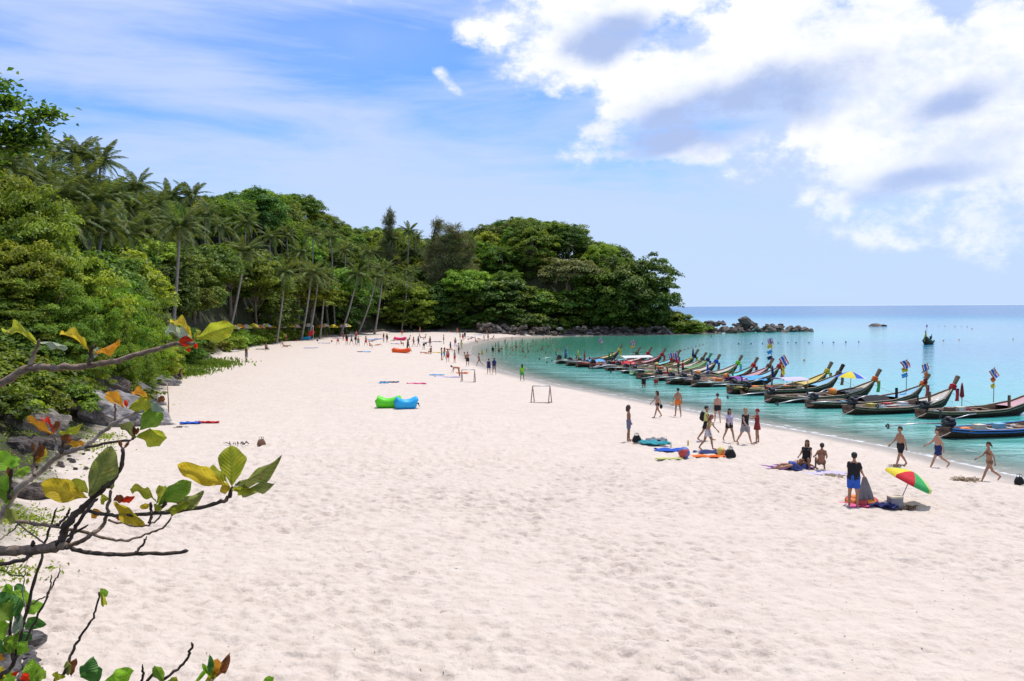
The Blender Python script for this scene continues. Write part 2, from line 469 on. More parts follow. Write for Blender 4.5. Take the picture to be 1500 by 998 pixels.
def build_sea():
    xs = axis(-24, 120, 1.2, -700, 30000, 1.12, 3000)
    ys = axis(-60, 300, 1.2, -400, 36000, 1.10, 3000)
    def zf(x, y):
        z, sd, vd = terrain(x, y)
        return np.zeros(len(x)), {'depth': np.maximum(-z, -3), 'off': -sd}
    me = grid_mesh('sea', xs, ys, zf)
    m, g, b = new_mat('sea_water')
    P = g.new('ShaderNodeNewGeometry').outputs['Position']
    dp = g.new('ShaderNodeAttribute', attribute_name='depth').outputs['Fac']
    off = g.new('ShaderNodeAttribute', attribute_name='off').outputs['Fac']
    sP = g.vm('MULTIPLY', P, (.35, 1.0, 1.0))
    pat = g.m('MULTIPLY', g.m('SUBTRACT', g.noise(sP, .11, 4, .55), .5), 1.6)
    dv = g.m('ADD', dp, g.m('MULTIPLY', pat, g.map(dp, .2, 1.6)))
    t = g.m('MULTIPLY', g.m('POWER', g.m('MAXIMUM', dv, 0.0), .5), 1 / 3.0)
    col = g.ramp(t, [(0, (.46, .44, .34)), (.08, (.34, .43, .33)), (.16, (.24, .44, .36)), (.28, (.14, .42, .36)), (.42, (.05, .40, .37)), (.58, (.05, .41, .43)), (.80, (.04, .34, .44)), (1.0, (.035, .25, .42))])
    gx = g.new('ShaderNodeSeparateXYZ'); g.l.new(P, gx.inputs[0])
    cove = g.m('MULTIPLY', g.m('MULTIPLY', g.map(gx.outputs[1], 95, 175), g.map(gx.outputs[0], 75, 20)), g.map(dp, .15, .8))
    col = g.mix(g.m('MULTIPLY', cove, .9), col, (.03, .22, .115))  # green reflection of the headland trees, painted into the water colour
    col = g.mix(g.map(off, 130, 600), col, (.055, .165, .35))
    caustic_n = g.noise(g.vm('MULTIPLY', P, (.45, 1.3, 1)), 1.5, 4, .6)  # caustic-like light and dark ripples painted into the water colour
    col = g.mix(g.map(caustic_n, .42, .72, 0, .30), col, g.mix(.5, col, (.62, .72, .62)))
    col = g.mix(g.map(caustic_n, .52, .30, 0, .35), col, g.mix(.55, col, (.03, .16, .11)))
    foam_n = g.noise(g.vm('MULTIPLY', P, (1, .8, 1)), 1.6, 5, .65)
    foam = g.m('MULTIPLY', g.map(g.m('ADD', g.m('SUBTRACT', foam_n, .5), g.map(off, -.2, 1.1, .32, -.25, False)), .08, .2), g.map(off, 1.6, .3))
    wl = g.m('SINE', g.m('ADD', g.m('MULTIPLY', off, 2.6), g.m('MULTIPLY', g.noise(P, .25, 3, .5), 9.0)))
    foam2 = g.m('MULTIPLY', g.m('MULTIPLY', g.map(wl, .86, .98), g.map(g.noise(P, .8, 4, .6), .50, .62)), g.map(off, 9, 2.5))
    foam = g.m('MAXIMUM', foam, g.m('MULTIPLY', foam2, .75))
    col = g.mix(foam, col, (.8, .8, .78))
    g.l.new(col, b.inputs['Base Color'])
    g.l.new(g.map(off, 60, 400, .07, .25), b.inputs['Roughness']); g.l.new(g.map(off, 10, 300, .30, .10), b.inputs['Specular IOR Level']); b.inputs['IOR'].default_value = 1.33
    al = g.m('MAXIMUM', g.map(dp, .0, .75, .25, 1.0), foam)
    g.l.new(al, b.inputs['Alpha'])
    bp = g.new('ShaderNodeBump'); bp.inputs['Strength'].default_value = .8; bp.inputs['Distance'].default_value = .26
    h = g.m('ADD', g.m('MULTIPLY', g.noise(g.vm('MULTIPLY', P, (.6, 1.0, 1)), 1.1, 4, .6), .55), g.m('MULTIPLY', g.noise(sP, .22, 3, .5), 1.6))
    g.l.new(h, bp.inputs['Height']); g.l.new(bp.outputs[0], b.inputs['Normal'])
    o = part('sea', me, m); o['kind'] = 'structure'
build_ground()
build_sea()
# ------------------------------------------------------------------ vegetation
BARK = mat('bark', (.16, .13, .10), .9, .35, 9, bump=.6)
PALM_BARK = mat('palm_bark', (.30, .26, .22), .9, .3, 7, bump=.5)
F_MID = foliage_mat('leaf_mid_green', (.048, .098, .014), (.25, .34, .040), .38)
F_DEEP = foliage_mat('leaf_deep_green', (.034, .075, .016), (.175, .255, .042), .34)
F_FRESH = foliage_mat('leaf_fresh_green', (.07, .145, .014), (.36, .46, .05), .42)
F_PALE = foliage_mat('leaf_pale_green', (.08, .14, .035), (.38, .43, .15), .36)
F_CASU = foliage_mat('needle_grey_green', (.085, .095, .040), (.26, .26, .12), .30, hue=.015, val=.15)
F_PALM = foliage_mat('palm_frond_green', (.055, .09, .022), (.25, .29, .095), .34, hue=.02, val=.2)
F_GRASS = foliage_mat('grass_green', (.06, .12, .012), (.22, .30, .04), .35, hue=.015, val=.12)

def unit(n):
    v = RNG.normal(size=(n, 3)); return v / np.linalg.norm(v, axis=1)[:, None]
def leaf_quads(cen, nrm, size, aspect=.55):
    """one folded diamond per leaf: cen, nrm (n,3); size (n,)"""
    n = len(cen)
    nrm = nrm / np.linalg.norm(nrm, axis=1)[:, None]
    r = unit(n); a = np.cross(nrm, r); a /= np.linalg.norm(a, axis=1)[:, None] + 1e-9
    b = np.cross(nrm, a)
    s = size[:, None]
    fold = nrm * s * .10
    v = np.stack([cen - a * s * .5, cen + b * s * .5 * aspect + fold - a * s * .05, cen + a * s * .5 - fold, cen - b * s * .5 * aspect + fold - a * s * .05], 1).reshape(-1, 3)
    f = np.arange(n * 4).reshape(-1, 4)
    return v, f
def crown_mesh(name, rx, rz, z0, nclump, nleaf, lsize, clump_r, flat=.8, low=-.45, seed=0, inner=.25):
    """leaf clumps spread through an uneven ellipsoid"""
    d = unit(nclump * 3); d = d[d[:, 2] > low][:nclump]
    k = len(d)
    rad = (1 - inner * RNG.random(k) ** 2)[:, None]
    lump = 1 + .22 * np.sin(d[:, 0] * 4.1 + seed) * np.cos(d[:, 1] * 3.7 + seed * 2) + np.clip(.11 * RNG.normal(size=k), -.2, .16)
    c = d * rad * lump[:, None] * np.array([rx, rx, rz]) + np.array([0, 0, z0])
    cr = clump_r * (.6 + .8 * RNG.random(k))
    idx = np.repeat(np.arange(k), nleaf)
    o = unit(len(idx)); o[:, 2] = np.abs(o[:, 2]) * 1.0 - .25
    rr = RNG.random(len(idx)) ** .45
    off = o * rr[:, None] * cr[idx][:, None] * np.array([1, 1, flat])
    cen = c[idx] + off
    nrm = o * .7 + np.array([0, 0, .75]) + d[idx] * .35 + RNG.normal(size=(len(idx), 3)) * .38
    size = lsize * (.65 + .7 * RNG.random(len(idx)))
    v, f = leaf_quads(cen, nrm, size)
    tint = np.clip(.5 + .28 * RNG.normal(size=len(idx)) + (RNG.random(k) - .5)[idx] * .45, 0, 1)
    return mesh_np(name, v, f, {'tint': np.repeat(tint, 4)}, smooth=False), c
def trunk_mesh(name, h, r, cl, nlimb, bend=.3):
    mb = MB()
    top = Vector((random.uniform(-bend, bend), random.uniform(-bend, bend), h))
    mid = Vector((top.x * .3 + random.uniform(-.2, .2), top.y * .3, h * .5))
    mb.tube([(0, 0, -.8), (0, 0, h * .12), mid, top], [r * 1.5, r, r * .75, r * .5], 8)
    for t in random.sample(range(len(cl)), min(nlimb, len(cl))):
        e = Vector(cl[t]); s = mid.lerp(top, random.uniform(.1, 1))
        m_ = s.lerp(e, .5) + Vector((0, 0, .08 * h))
        mb.tube([s, m_, e], [r * .38, r * .22, r * .07], 6)
    return mb.mesh(name)

TREE = {}
def tree_kind(key, n, **k):
    L = []
    for i in range(n):
        me, c = crown_mesh('crown_' + key, k['rx'], k['rz'], k['z0'], k['nc'], k['nl'], k['ls'], k['cr'], k.get('flat', .8), k.get('low', -.45), i * 1.7, k.get('inner', .25))
        tr = trunk_mesh('trunk_' + key, k['z0'] - k['rz'] * .2, k['r'], c, k.get('limbs', 9))
        L.append((me, tr, k['z0'] + k['rz'] * 1.05, k['rx']))
    TREE[key] = L
# heights are unit-free: about 10 m tall, scaled on planting
tree_kind('round', 4, rx=4.2, rz=4.2, z0=5.4, low=-.8, nc=120, nl=85, ls=.44, cr=1.15, r=.26)
tree_kind('wide', 3, rx=5.2, rz=3.2, z0=6.2, nc=120, nl=85, ls=.44, cr=1.25, flat=.7, r=.30, low=-.6)
tree_kind('full', 2, rx=4.6, rz=4.6, z0=4.7, nc=150, nl=85, ls=.42, cr=1.1, r=.25, low=-.8)
tree_kind('edge', 2, rx=4.6, rz=2.6, z0=7.0, nc=110, nl=85, ls=.42, cr=1.15, flat=.7, r=.22, low=-.35, limbs=14)
tree_kind('bush', 3, rx=2.6, rz=2.3, z0=2.3, nc=190, nl=120, ls=.165, cr=.50, r=.10, low=-.85, inner=.5, limbs=14)
tree_kind('bushfine', 2, rx=2.6, rz=2.2, z0=2.3, nc=190, nl=150, ls=.115, cr=.48, r=.10, low=-.85, inner=.5, limbs=14, flat=.7)
tree_kind('low', 2, rx=1.5, rz=.85, z0=.65, nc=60, nl=55, ls=.20, cr=.40, r=.05, low=-.7, limbs=6, inner=.4)

def plant(key, x, y, height, material, label, group, name, cat='tree', widen=1.0, rz=None, sink=.25, i=None):
    L = TREE[key]; me, tr, hh, rx = L[random.randrange(len(L)) if i is None else i % len(L)]
    s = height / hh
    o = thing(name, label, cat, (x, y, tz(x, y) - sink), random.uniform(0, 6.28) if rz is None else rz, group, 1.0)
    o.scale = (s * widen, s * widen, s)
    part('trunk' if cat == 'tree' else 'stem', tr, BARK, o)
    part('crown' if cat == 'tree' else 'foliage', me, material, o)
    return o

# --- coconut palms: trunk + separate fronds
def frond_mesh(name, L, droop, n=34, wl=.62):
    v = []; f = []; tint = []
    def P(t):
        a = .75 - droop * 1.6 * t
        return np.array([L * t * (1 - .12 * droop * t), 0, L * (.42 * t - droop * .95 * t * t)])
    for k in range(10):                                        # rachis
        a, b = P(k / 10), P((k + 1) / 10); w = .05 * (1 - k / 11)
        i = len(v); v += [a + (0, w, 0), a - (0, w, 0), b - (0, w * .85, 0), b + (0, w * .85, 0)]; f.append([i, i + 1, i + 2, i + 3]); tint += [.8] * 4
    for k in range(n):
        t = .10 + .90 * (k + .5) / n
        p = P(t); q = P(min(1, t + .06)); tg = (q - p) / (np.linalg.norm(q - p) + 1e-9)
        ll = wl * L * .33 * math.sin(math.pi * (.12 + .84 * t)) ** .7
        for s in (-1, 1):
            d = tg * .55 + np.array([0, s * .85, -.28 - .45 * random.random()]); d /= np.linalg.norm(d)
            w = tg * .042 * (L / 3.6)
            i = len(v); e = p + d * ll; m_ = p + d * ll * .55 + np.array([0, 0, .05])
            v += [p - w, p + w, m_ + w * 1.1, e, m_ - w * 1.1]; f.append([i, i + 1, i + 2, i + 3, i + 4]); tn = random.random(); tint += [tn] * 5
    return mesh_np(name, np.array(v), f, {'tint': tint}, smooth=False)
FRONDS = [frond_mesh('frond', 3.9, d) for d in (.45, .75, 1.0, 1.25)]
COCO = MB()
for a in range(7): COCO.ball((.24 * math.cos(a * .9), .24 * math.sin(a * .9), -.22 - .06 * (a % 2)), .13, 8, 5)
COCO = COCO.mesh('coconut_bunch')
NUT = mat('coconut_husk', (.20, .19, .06), .6)
def palm(cx, cy, cz, label, group, lean=(0, 0), size=1.0, nf=18, base=None):
    """crown centre in world; trunk runs down to the ground with a curve"""
    if base is None: bx, by = cx - lean[0], cy - lean[1]
    else: bx, by = base
    bz = tz(bx, by) - .3
    o = thing('coconut_palm', label, 'palm tree', (bx, by, bz), 0, group)
    top = Vector((cx - bx, cy - by, cz - bz))
    pts = []; rad = []
    for k in range(9):
        t = k / 8; e = t ** 1.5 * .55 + t * .45
        e = t * .7 + .3 * t * t if base is None else .62 * t + .38 * (1 - (1 - t) ** 2)
        pts.append(Vector((top.x * e, top.y * e, top.z * t))); rad.append((.20 - .07 * t + (.09 if k == 0 else 0)) * min(1.2, size + .1))
    part('trunk', MB().tube(pts, rad, 8).mesh('palm_trunk'), PALM_BARK, o)
    part('coconut_bunch', COCO, NUT, o, top, None, size)
    for k in range(nf):
        lv = k / nf
        az = k * 2.39996 + random.uniform(-.2, .2)
        mi = min(3, int(lv * 4)); el = math.radians(50 - 62 * lv + random.uniform(-9, 9))
        M = Matrix.Translation(top) @ Matrix.Rotation(az, 4, 'Z') @ Matrix.Rotation(-el, 4, 'Y') @ Matrix.Rotation(random.uniform(-.4, .4), 4, 'X') @ Matrix.Scale(size * random.uniform(.85, 1.1), 4)
        part('frond', FRONDS[mi], F_PALM, o, matrix=M)
    return o

# --- casuarinas: tall wispy needle trees
def casuarina_meshes(h=17):
    cen = []; d3 = []; 
    mb = MB(); mb.tube([(0, 0, -.5), (.1, 0, h * .4), (0, .1, h)], [.3, .2, .03], 8)
    for k in range(70):
        t = .16 + .84 * random.random(); L = (3.2 * (1 - t) + .7) * random.uniform(.6, 1.1); a = random.uniform(0, 6.28)
        s = Vector((0, 0, h * t)); e = s + Vector((L * math.cos(a), L * math.sin(a), L * .45))
        mb.tube([s, s.lerp(e, .5) + Vector((0, 0, .1)), e], [.06, .035, .01], 4, False)
        for j in range(75):
            q = s.lerp(e, random.random() ** .6); cen.append((q.x + random.gauss(0, .28), q.y + random.gauss(0, .28), q.z + random.gauss(0, .3)))
            d3.append((math.cos(a) * .5 + random.gauss(0, .35), math.sin(a) * .5 + random.gauss(0, .35), random.gauss(.15, .55)))
    cen = np.array(cen); d = np.array(d3); d /= np.linalg.norm(d, axis=1)[:, None]
    w = np.cross(d, unit(len(d))); w /= np.linalg.norm(w, axis=1)[:, None]
    L = (.5 + .5 * RNG.random(len(d)))[:, None]
    v = np.stack([cen - w * .035, cen + w * .035, cen + d * L + w * .012, cen + d * L - w * .012], 1).reshape(-1, 3)
    cr = mesh_np('casuarina_crown', v, np.arange(len(v)).reshape(-1, 4), {'tint': np.repeat(RNG.random(len(d)), 4)}, smooth=False)
    return cr, mb.mesh('casuarina_trunk')
CASU = [casuarina_meshes(), casuarina_meshes()]
def casuarina(px, pytop, d, label, w=1.0):
    p = ptd(px, pytop, d); z = tz(p.x, p.y) - .3; h = p.z - z
    o = thing('casuarina_tree', label, 'tree', (p.x, p.y, z), random.uniform(0, 6), 'casuarinas behind the beach')
    o.scale = (w * h / 17, w * h / 17, h / 17)
    cr, tr = random.choice(CASU)
    part('trunk', tr, BARK, o); part('crown', cr, F_CASU, o)

SKY = np.array([(-80, 215), (0, 238), (60, 250), (110, 262), (160, 270), (200, 283), (250, 294), (300, 294), (340, 288), (380, 282), (430, 291), (480, 291), (530, 300), (560, 318), (580, 336), (600, 352), (630, 354), (660, 348),
                (700, 338), (740, 326), (780, 321), (830, 330), (860, 348), (900, 358), (930, 367), (960, 377), (975, 393), (984, 425), (990, 452), (1200, 470)], float)
HILL_PALMS = [(114, 232, 118, 1.25), (147, 240, 116, 1.05), (78, 226, 122, 1.0), (28, 232, 110, 1.2), (139, 300, 96, 1.1), (88, 290, 92, 1.1), (190, 310, 112, 1.0), (200, 276, 130, 1.0), (249, 290, 140, 1.0),
            (280, 290, 142, 1.0), (164, 292, 110, 1.0), (228, 302, 124, .95), (50, 262, 96, 1.1), (122, 268, 112, 1.1), (180, 345, 100, 1.0), (300, 318, 150, 1.0), (5, 250, 88, 1.1), (320, 335, 158, .95), (150, 335, 94, 1.0), (210, 330, 118, 1.0), (235, 345, 122, 1.0), (100, 330, 90, 1.0), (270, 345, 135, .95), (60, 305, 88, 1.0)]
MID_PALMS = [(459, 345, 205, 1.0), (485, 350, 214, 1.05), (599, 340, 258, 1.05), (440, 372, 190, 1.0), (395, 350, 178, 1.0), (360, 330, 172, 1.0), (575, 352, 262, .95), (540, 372, 236, 1.0), (505, 368, 222, 1.0), (610, 350, 264, .9), (690, 352, 268, .9),
             (420, 345, 196, .95), (735, 372, 262, .9), (832, 362, 266, .85), (890, 388, 258, .8)]
PALM_TOPS = [(a, b, c) for a, b, c, _ in HILL_PALMS + MID_PALMS]
def skyline(px): return np.interp(px, SKY[:, 0], SKY[:, 1])

def front_trees():
    # individual trees that can be told apart at the wood's edge: px centre, py top, depth, height kind
    L = [(742, 397, 247, 'full', F_MID, 'dome-shaped dark green tree on the rocky shore beside the far beach', 1.25),
         (835, 380, 254, 'wide', F_PALE, 'broad pale green tree with feathery crown above the shore rocks', 1.35),
         (940, 374, 256, 'full', F_DEEP, 'dark tree at the tip of the wooded headland', .95),
         (915, 385, 252, 'round', F_DEEP, 'dark leaning tree above the rocks near the headland tip', 1.0),
         (958, 408, 257, 'round', F_DEEP, 'short dark tree overhanging the seaward end of the headland', .7),
         (790, 372, 262, 'full', F_MID, 'tall full-crowned tree behind the dome-shaped one', 1.0),
         (700, 392, 262, 'full', F_MID, 'full-crowned tree behind the casuarina next to the dome-shaped tree', 1.2), (765, 352, 272, 'full', F_FRESH, 'bright full-crowned tree high on the headland above the dome-shaped tree', 1.3), (812, 352, 272, 'full', F_MID, 'full-crowned tree high on the headland above the pale tree', 1.3), (722, 366, 268, 'round', F_MID, 'round-crowned tree on the headland slope above the casuarinas', 1.3), (858, 372, 266, 'full', F_MID, 'full-crowned tree on the slope behind the pale tree', 1.2), (785, 425, 251, 'full', F_DEEP, 'low dark tree between the dome-shaped and the pale tree', 1.3), (850, 430, 252, 'full', F_DEEP, 'low dark tree under the right side of the pale tree', 1.3), (900, 430, 254, 'full', F_DEEP, 'low dark tree above the shore stones before the headland tip', 1.3),
         (775, 338, 284, 'full', F_MID, 'tall tree on the crest of the headland above the bright one', 1.4), (800, 340, 286, 'full', F_FRESH, 'bright tree on the crest of the headland', 1.4), (750, 345, 284, 'full', F_MID, 'round tree on the crest of the headland above the casuarinas', 1.4), (778, 398, 261, 'full', F_MID, 'tree in the gap between the dome-shaped and the pale tree', 1.4), (745, 380, 266, 'full', F_FRESH, 'yellow-green tree directly behind the dome-shaped one', 1.3),
         (880, 392, 252, 'full', F_MID, 'green tree between the pale feathery tree and the headland tip', .9)]
    for px, py, d, k, m, lab, w in L:
        p = ptd(px, py, d); plant(k, p.x, p.y, p.z - tz(p.x, p.y) + .25, m, lab, None, 'shore_tree', widen=w)
    E = [(310, 395, 143), (345, 420, 152), (375, 400, 156), (400, 430, 165), (430, 405, 178), (455, 420, 188), (480, 395, 198), (505, 418, 212), (535, 425, 224), (560, 405, 232), (585, 420, 238),
         (610, 392, 246), (632, 395, 250), (700, 418, 246), (268, 390, 118), (235, 372, 108), (205, 350, 100), (290, 360, 126), (265, 420, 104), (330, 375, 160), (415, 380, 185), (520, 380, 232), (650, 405, 262), (680, 400, 258)]
    for i, (px, py, d) in enumerate(E):
        d += 9; p = ptd(px, py, d); k = ['edge', 'edge', 'edge', 'round'][i % 4]
        plant(k, p.x, p.y, max(4.5, p.z - tz(p.x, p.y) + .25), [F_FRESH, F_MID, F_MID, F_DEEP][i % 4], ['bright yellow-green', 'mid green', 'mid green', 'dark green round-crowned'][i % 4] + ' tree at the edge of the wood behind the beach', 'broadleaf trees along the back of the beach', 'broadleaf_tree', widen=1.1)

def hill_trees():
    xs = RNG.uniform(-230, 50, 9000); ys = RNG.uniform(70, 330, 9000)
    z, sd, vd = terrain(xs, ys)
    ok = (vd > 5) & (sd > 6); P = np.column_stack([xs, ys, z])[ok]
    kept = []; prof = np.full(1400, 480.0)                    # occlusion horizon per pixel column, offset 200
    P = P[np.argsort(P[:, 1])]
    cell = {}
    n = 0
    for x, y, zz in P:
        key = (int(x // 5.5), int(y // 5.5))
        if any((key[0] + i, key[1] + j) in cell and math.hypot(cell[(key[0] + i, key[1] + j)][0] - x, cell[(key[0] + i, key[1] + j)][1] - y) < 5.5 for i in (-1, 0, 1) for j in (-1, 0, 1)): continue
        px, _ = project((x, y, zz))
        if px < -60 or px > 995: continue
        h = random.uniform(8.5, 13.5)
        _, pt = project((x, y, zz + h))
        sk = skyline(px) + random.uniform(-5, 9)
        if pt < sk:
            h = (project((x, y, zz))[1] - sk) * y / FPX
            if h < 5.0: continue
            pt = sk
        hw = .42 * h * FPX / y
        if 690 < px < 915 and y < 262: continue
        lim = max([qy + 24 for qx, qy, qd in PALM_TOPS if y < qd + 3 and abs(px - qx) < hw + 10] + [0])   # keep palm crowns in the clear
        if pt < lim:
            h -= (lim - pt) * y / FPX; pt = lim; hw = .42 * h * FPX / y
            if h < 4.0: continue
        a, b = max(0, int(px - hw) + 200), min(1399, int(px + hw) + 200)
        if pt > np.percentile(prof[a:b + 1], 70) - 5: continue
        prof[a:b + 1] = np.minimum(prof[a:b + 1], pt + .10 * h * FPX / y * (1 + 2 * np.abs(np.linspace(-1, 1, b - a + 1)) ** 2))
        cell[key] = (x, y); kept.append((x, y, h, px)); n += 1
        if n >= 285: break
    for x, y, h, px in kept:
        right = px > 640
        m = random.choice([F_MID, F_MID, F_DEEP, F_FRESH]) if right else random.choice([F_MID, F_DEEP, F_DEEP, F_MID, F_FRESH])
        k = random.choice(['round', 'round', 'wide', 'full'])
        look = {'leaf_mid_green': 'mid green', 'leaf_deep_green': 'dark green', 'leaf_fresh_green': 'bright yellow-green'}[m.name] + {'round': ' round-crowned', 'wide': ' flat-topped', 'full': ' full-crowned'}[k]
        plant(k, x, y, h, m, look + (' tree in the dense wood on the headland' if right else ' tree in the dense wood on the hillside'),
              'trees in the headland wood' if right else 'trees in the hillside wood', 'broadleaf_tree')
    print('hill trees', len(kept), max(k[1] for k in kept))

def palms():
    for px, py, d, s in HILL_PALMS:
        p = ptd(px, py, d); palm(p.x, p.y, p.z, 'coconut palm on the hillside crest with its crown against the sky' if py < skyline(px) + 12 else 'coconut palm rising out of the wood on the hillside below the crest', 'coconut palms on the hillside', (random.uniform(-1, 1), random.uniform(-1, 1)), s, 23)
    for px, py, d, s in MID_PALMS:
        p = ptd(px, py, d); palm(p.x, p.y, p.z, 'tall coconut palm standing among the broadleaf trees behind the beach', 'coconut palms behind the beach', (random.uniform(-1.5, 1.5), random.uniform(-1, 1)), s, 21)
    beach = [(331, 472, 358, 372, 147, 1.15), (249, 440, 263, 336, 106, 1.15), (404, 474, 417, 402, 166, 1.0), (440, 474, 456, 402, 182, 1.1), (451, 475, 466, 408, 186, 1.0), (468, 476, 476, 408, 192, 1.0), (497, 477, 523, 404, 206, 1.1), (523, 478, 551, 408, 218, 1.0),
             (548, 476, 561, 398, 222, 1.1), (588, 478, 598, 400, 236, .85)]
    for bx, by, cx, cy, d, s in beach:
        d -= 3; b = ptd(bx, by, d); c = ptd(cx, cy, d)
        palm(c.x, c.y, c.z, 'slender coconut palm leaning towards the sea along the back of the beach', 'leaning palms along the beach', size=s, nf=24, base=(b.x, b.y))

def bushes():
    # tall shrubs on the near bank: px, py of the top, depth, material, widen
    B = [(-40, 238, 60, F_FRESH, 95, 'bush'), (15, 262, 58, F_FRESH, 85, 'bush'), (62, 318, 57, F_MID, 80, 'bush'), (10, 345, 53, F_FRESH, 80, 'bush'), (98, 362, 58, F_FRESH, 75, 'bush'), (140, 398, 60, F_FRESH, 62, 'bush'),
         (55, 405, 53, F_MID, 75, 'bushfine'), (112, 432, 54, F_FRESH, 62, 'bushfine'), (182, 432, 66, F_FRESH, 48, 'bush'), (0, 440, 50.5, F_FRESH, 70, 'bush'), (228, 446, 80, F_PALE, 36, 'bushfine'), (155, 462, 58, F_FRESH, 52, 'bushfine'),
         (208, 470, 70, F_FRESH, 40, 'bush'), (245, 474, 84, F_FRESH, 36, 'bush'), (270, 480, 98, F_MID, 34, 'bush'), (75, 470, 51, F_MID, 60, 'bushfine'), (292, 488, 112, F_MID, 28, 'bush'), (-40, 400, 51, F_MID, 80, 'bush'), (180, 385, 78, F_MID, 50, 'bush'),
         (30, 488, 50, F_MID, 55, 'bushfine'), (195, 500, 63, F_MID, 36, 'bushfine'), (235, 505, 76, F_FRESH, 30, 'bush'), (135, 385, 72, F_DEEP, 60, 'bush'), (112, 490, 52, F_FRESH, 45, 'bushfine'), (170, 500, 57, F_FRESH, 34, 'bush')]
    for px, py, d, m, rw, k in B:
        p = ptd(px, py, d); h = max(p.z - tz(p.x, p.y) + .25, 2.0)
        w = rw * d / FPX / (TREE[k][0][3] * h / TREE[k][0][2]) * .92
        plant(k, p.x, p.y, h, m, {'leaf_mid_green': 'mid green', 'leaf_deep_green': 'dark green', 'leaf_fresh_green': 'bright yellow-green', 'leaf_pale_green': 'pale green'}[m.name] + (' fine-leaved' if k == 'bushfine' else ' broad-leaved') + ' tall shrub on the steep bank above the boulders' if d < 64 else 'leafy shrub at the foot of the wooded bank by the sand', 'shrubs on the near bank' if d < 64 else 'shrubs at the foot of the bank', 'shrub', 'shrub', w)
    # low bright shrubs between the sand and the parasols
    for i in range(22):
        t = i / 21; px = 322 + 190 * t + random.uniform(-3, 3); py = 514 - 26 * t ** .8
        p = ground(px, py); plant('low', p.x - .5, p.y + 1.5, random.uniform(1.7, 2.6), F_FRESH, 'low bright green beach shrub between the sand and the yellow parasols', 'low shrubs in front of the parasols', 'beach_shrub', 'shrub', 1.15)
    # undergrowth along the shaded foot of the headland wood
    for i in range(60):
        t = (i + random.random()) / 60; px = 560 + 420 * t
        d = float(np.interp(px, [560, 640, 760, 850, 980], [236, 244, 246, 253, 258])); q = ptd(px, 480, d)
        plant('low', q.x, q.y, random.uniform(3.0, 6.0), random.choice([F_DEEP, F_MID, F_MID]), 'dark green undergrowth shrub in the shade at the foot of the far wood', 'undergrowth along the far shore', 'undergrowth_shrub', 'shrub', 1.3)
    for i in range(36):
        t = (i + random.random()) / 36; px = 690 + 290 * t
        d = float(np.interp(px, [690, 760, 850, 980], [238, 239, 250, 257])); q = ptd(px, 480, d)
        plant('low', q.x, q.y, random.uniform(2.0, 4.5), random.choice([F_DEEP, F_MID, F_MID]), 'green shrub hanging over the stones of the far shore', 'shrubs above the far shore stones', 'undergrowth_shrub', 'shrub', 1.2)
    for px, py, d in [(0, 545, 46), (25, 535, 47), (55, 540, 47.5), (80, 550, 47), (5, 575, 44), (-15, 600, 42), (100, 515, 51), (40, 560, 46), (0, 520, 49), (60, 520, 50), (185, 532, 57), (15, 610, 42), (-10, 640, 39), (40, 600, 43.5)]:
        p = ptd(px, py, d); plant('low', p.x, p.y, random.uniform(1.3, 2.0), random.choice([F_MID, F_FRESH, F_MID]), 'low green shrub trailing over the bank between the boulders', 'low shrubs between the boulders', 'bank_shrub', 'shrub', 1.2)
    for px, py in [(978, 471), (990, 470), (1003, 470), (968, 473), (1015, 472)]:
        p = ptd(px, py, 256); plant('low', p.x, p.y, max(2.2, p.z - tz(p.x, p.y) + .4), F_FRESH, 'low green shrub on the rocks at the foot of the headland', 'shrubs on the headland rocks', 'rock_shrub', 'shrub', 1.5)

def grass_patch(name, label, spots, blade=.28, material=None, n=900, flat=False):
    V = []; T = []
    for px, py, rx, ry in spots:
        c = ground(px, py)
        x = c.x + RNG.normal(size=n) * rx; y = c.y + RNG.normal(size=n) * ry
        z = terrain(x, y, True)[0]
        k = len(x); d = np.column_stack([RNG.normal(size=k) * .5, RNG.normal(size=k) * .5, np.full(k, .25 if flat else 1.0)]); d /= np.linalg.norm(d, axis=1)[:, None]
        w = np.cross(d, unit(k)); w /= np.linalg.norm(w, axis=1)[:, None]; L = (blade * (.5 + RNG.random(k)))[:, None]
        b = np.column_stack([x, y, z])
        V.append(np.stack([b - w * L * .12, b + d * L * .5 - w * L * .22, b + d * L, b + d * L * .5 + w * L * .22], 1).reshape(-1, 3)); T.append(np.repeat(RNG.random(k), 4))
    V = np.vstack(V)
    o = part(name, mesh_np(name, V, np.arange(len(V)).reshape(-1, 4), {'tint': np.concatenate(T)}, smooth=False), material or F_GRASS)
    tag(o, label, 'grass'); o['kind'] = 'stuff'

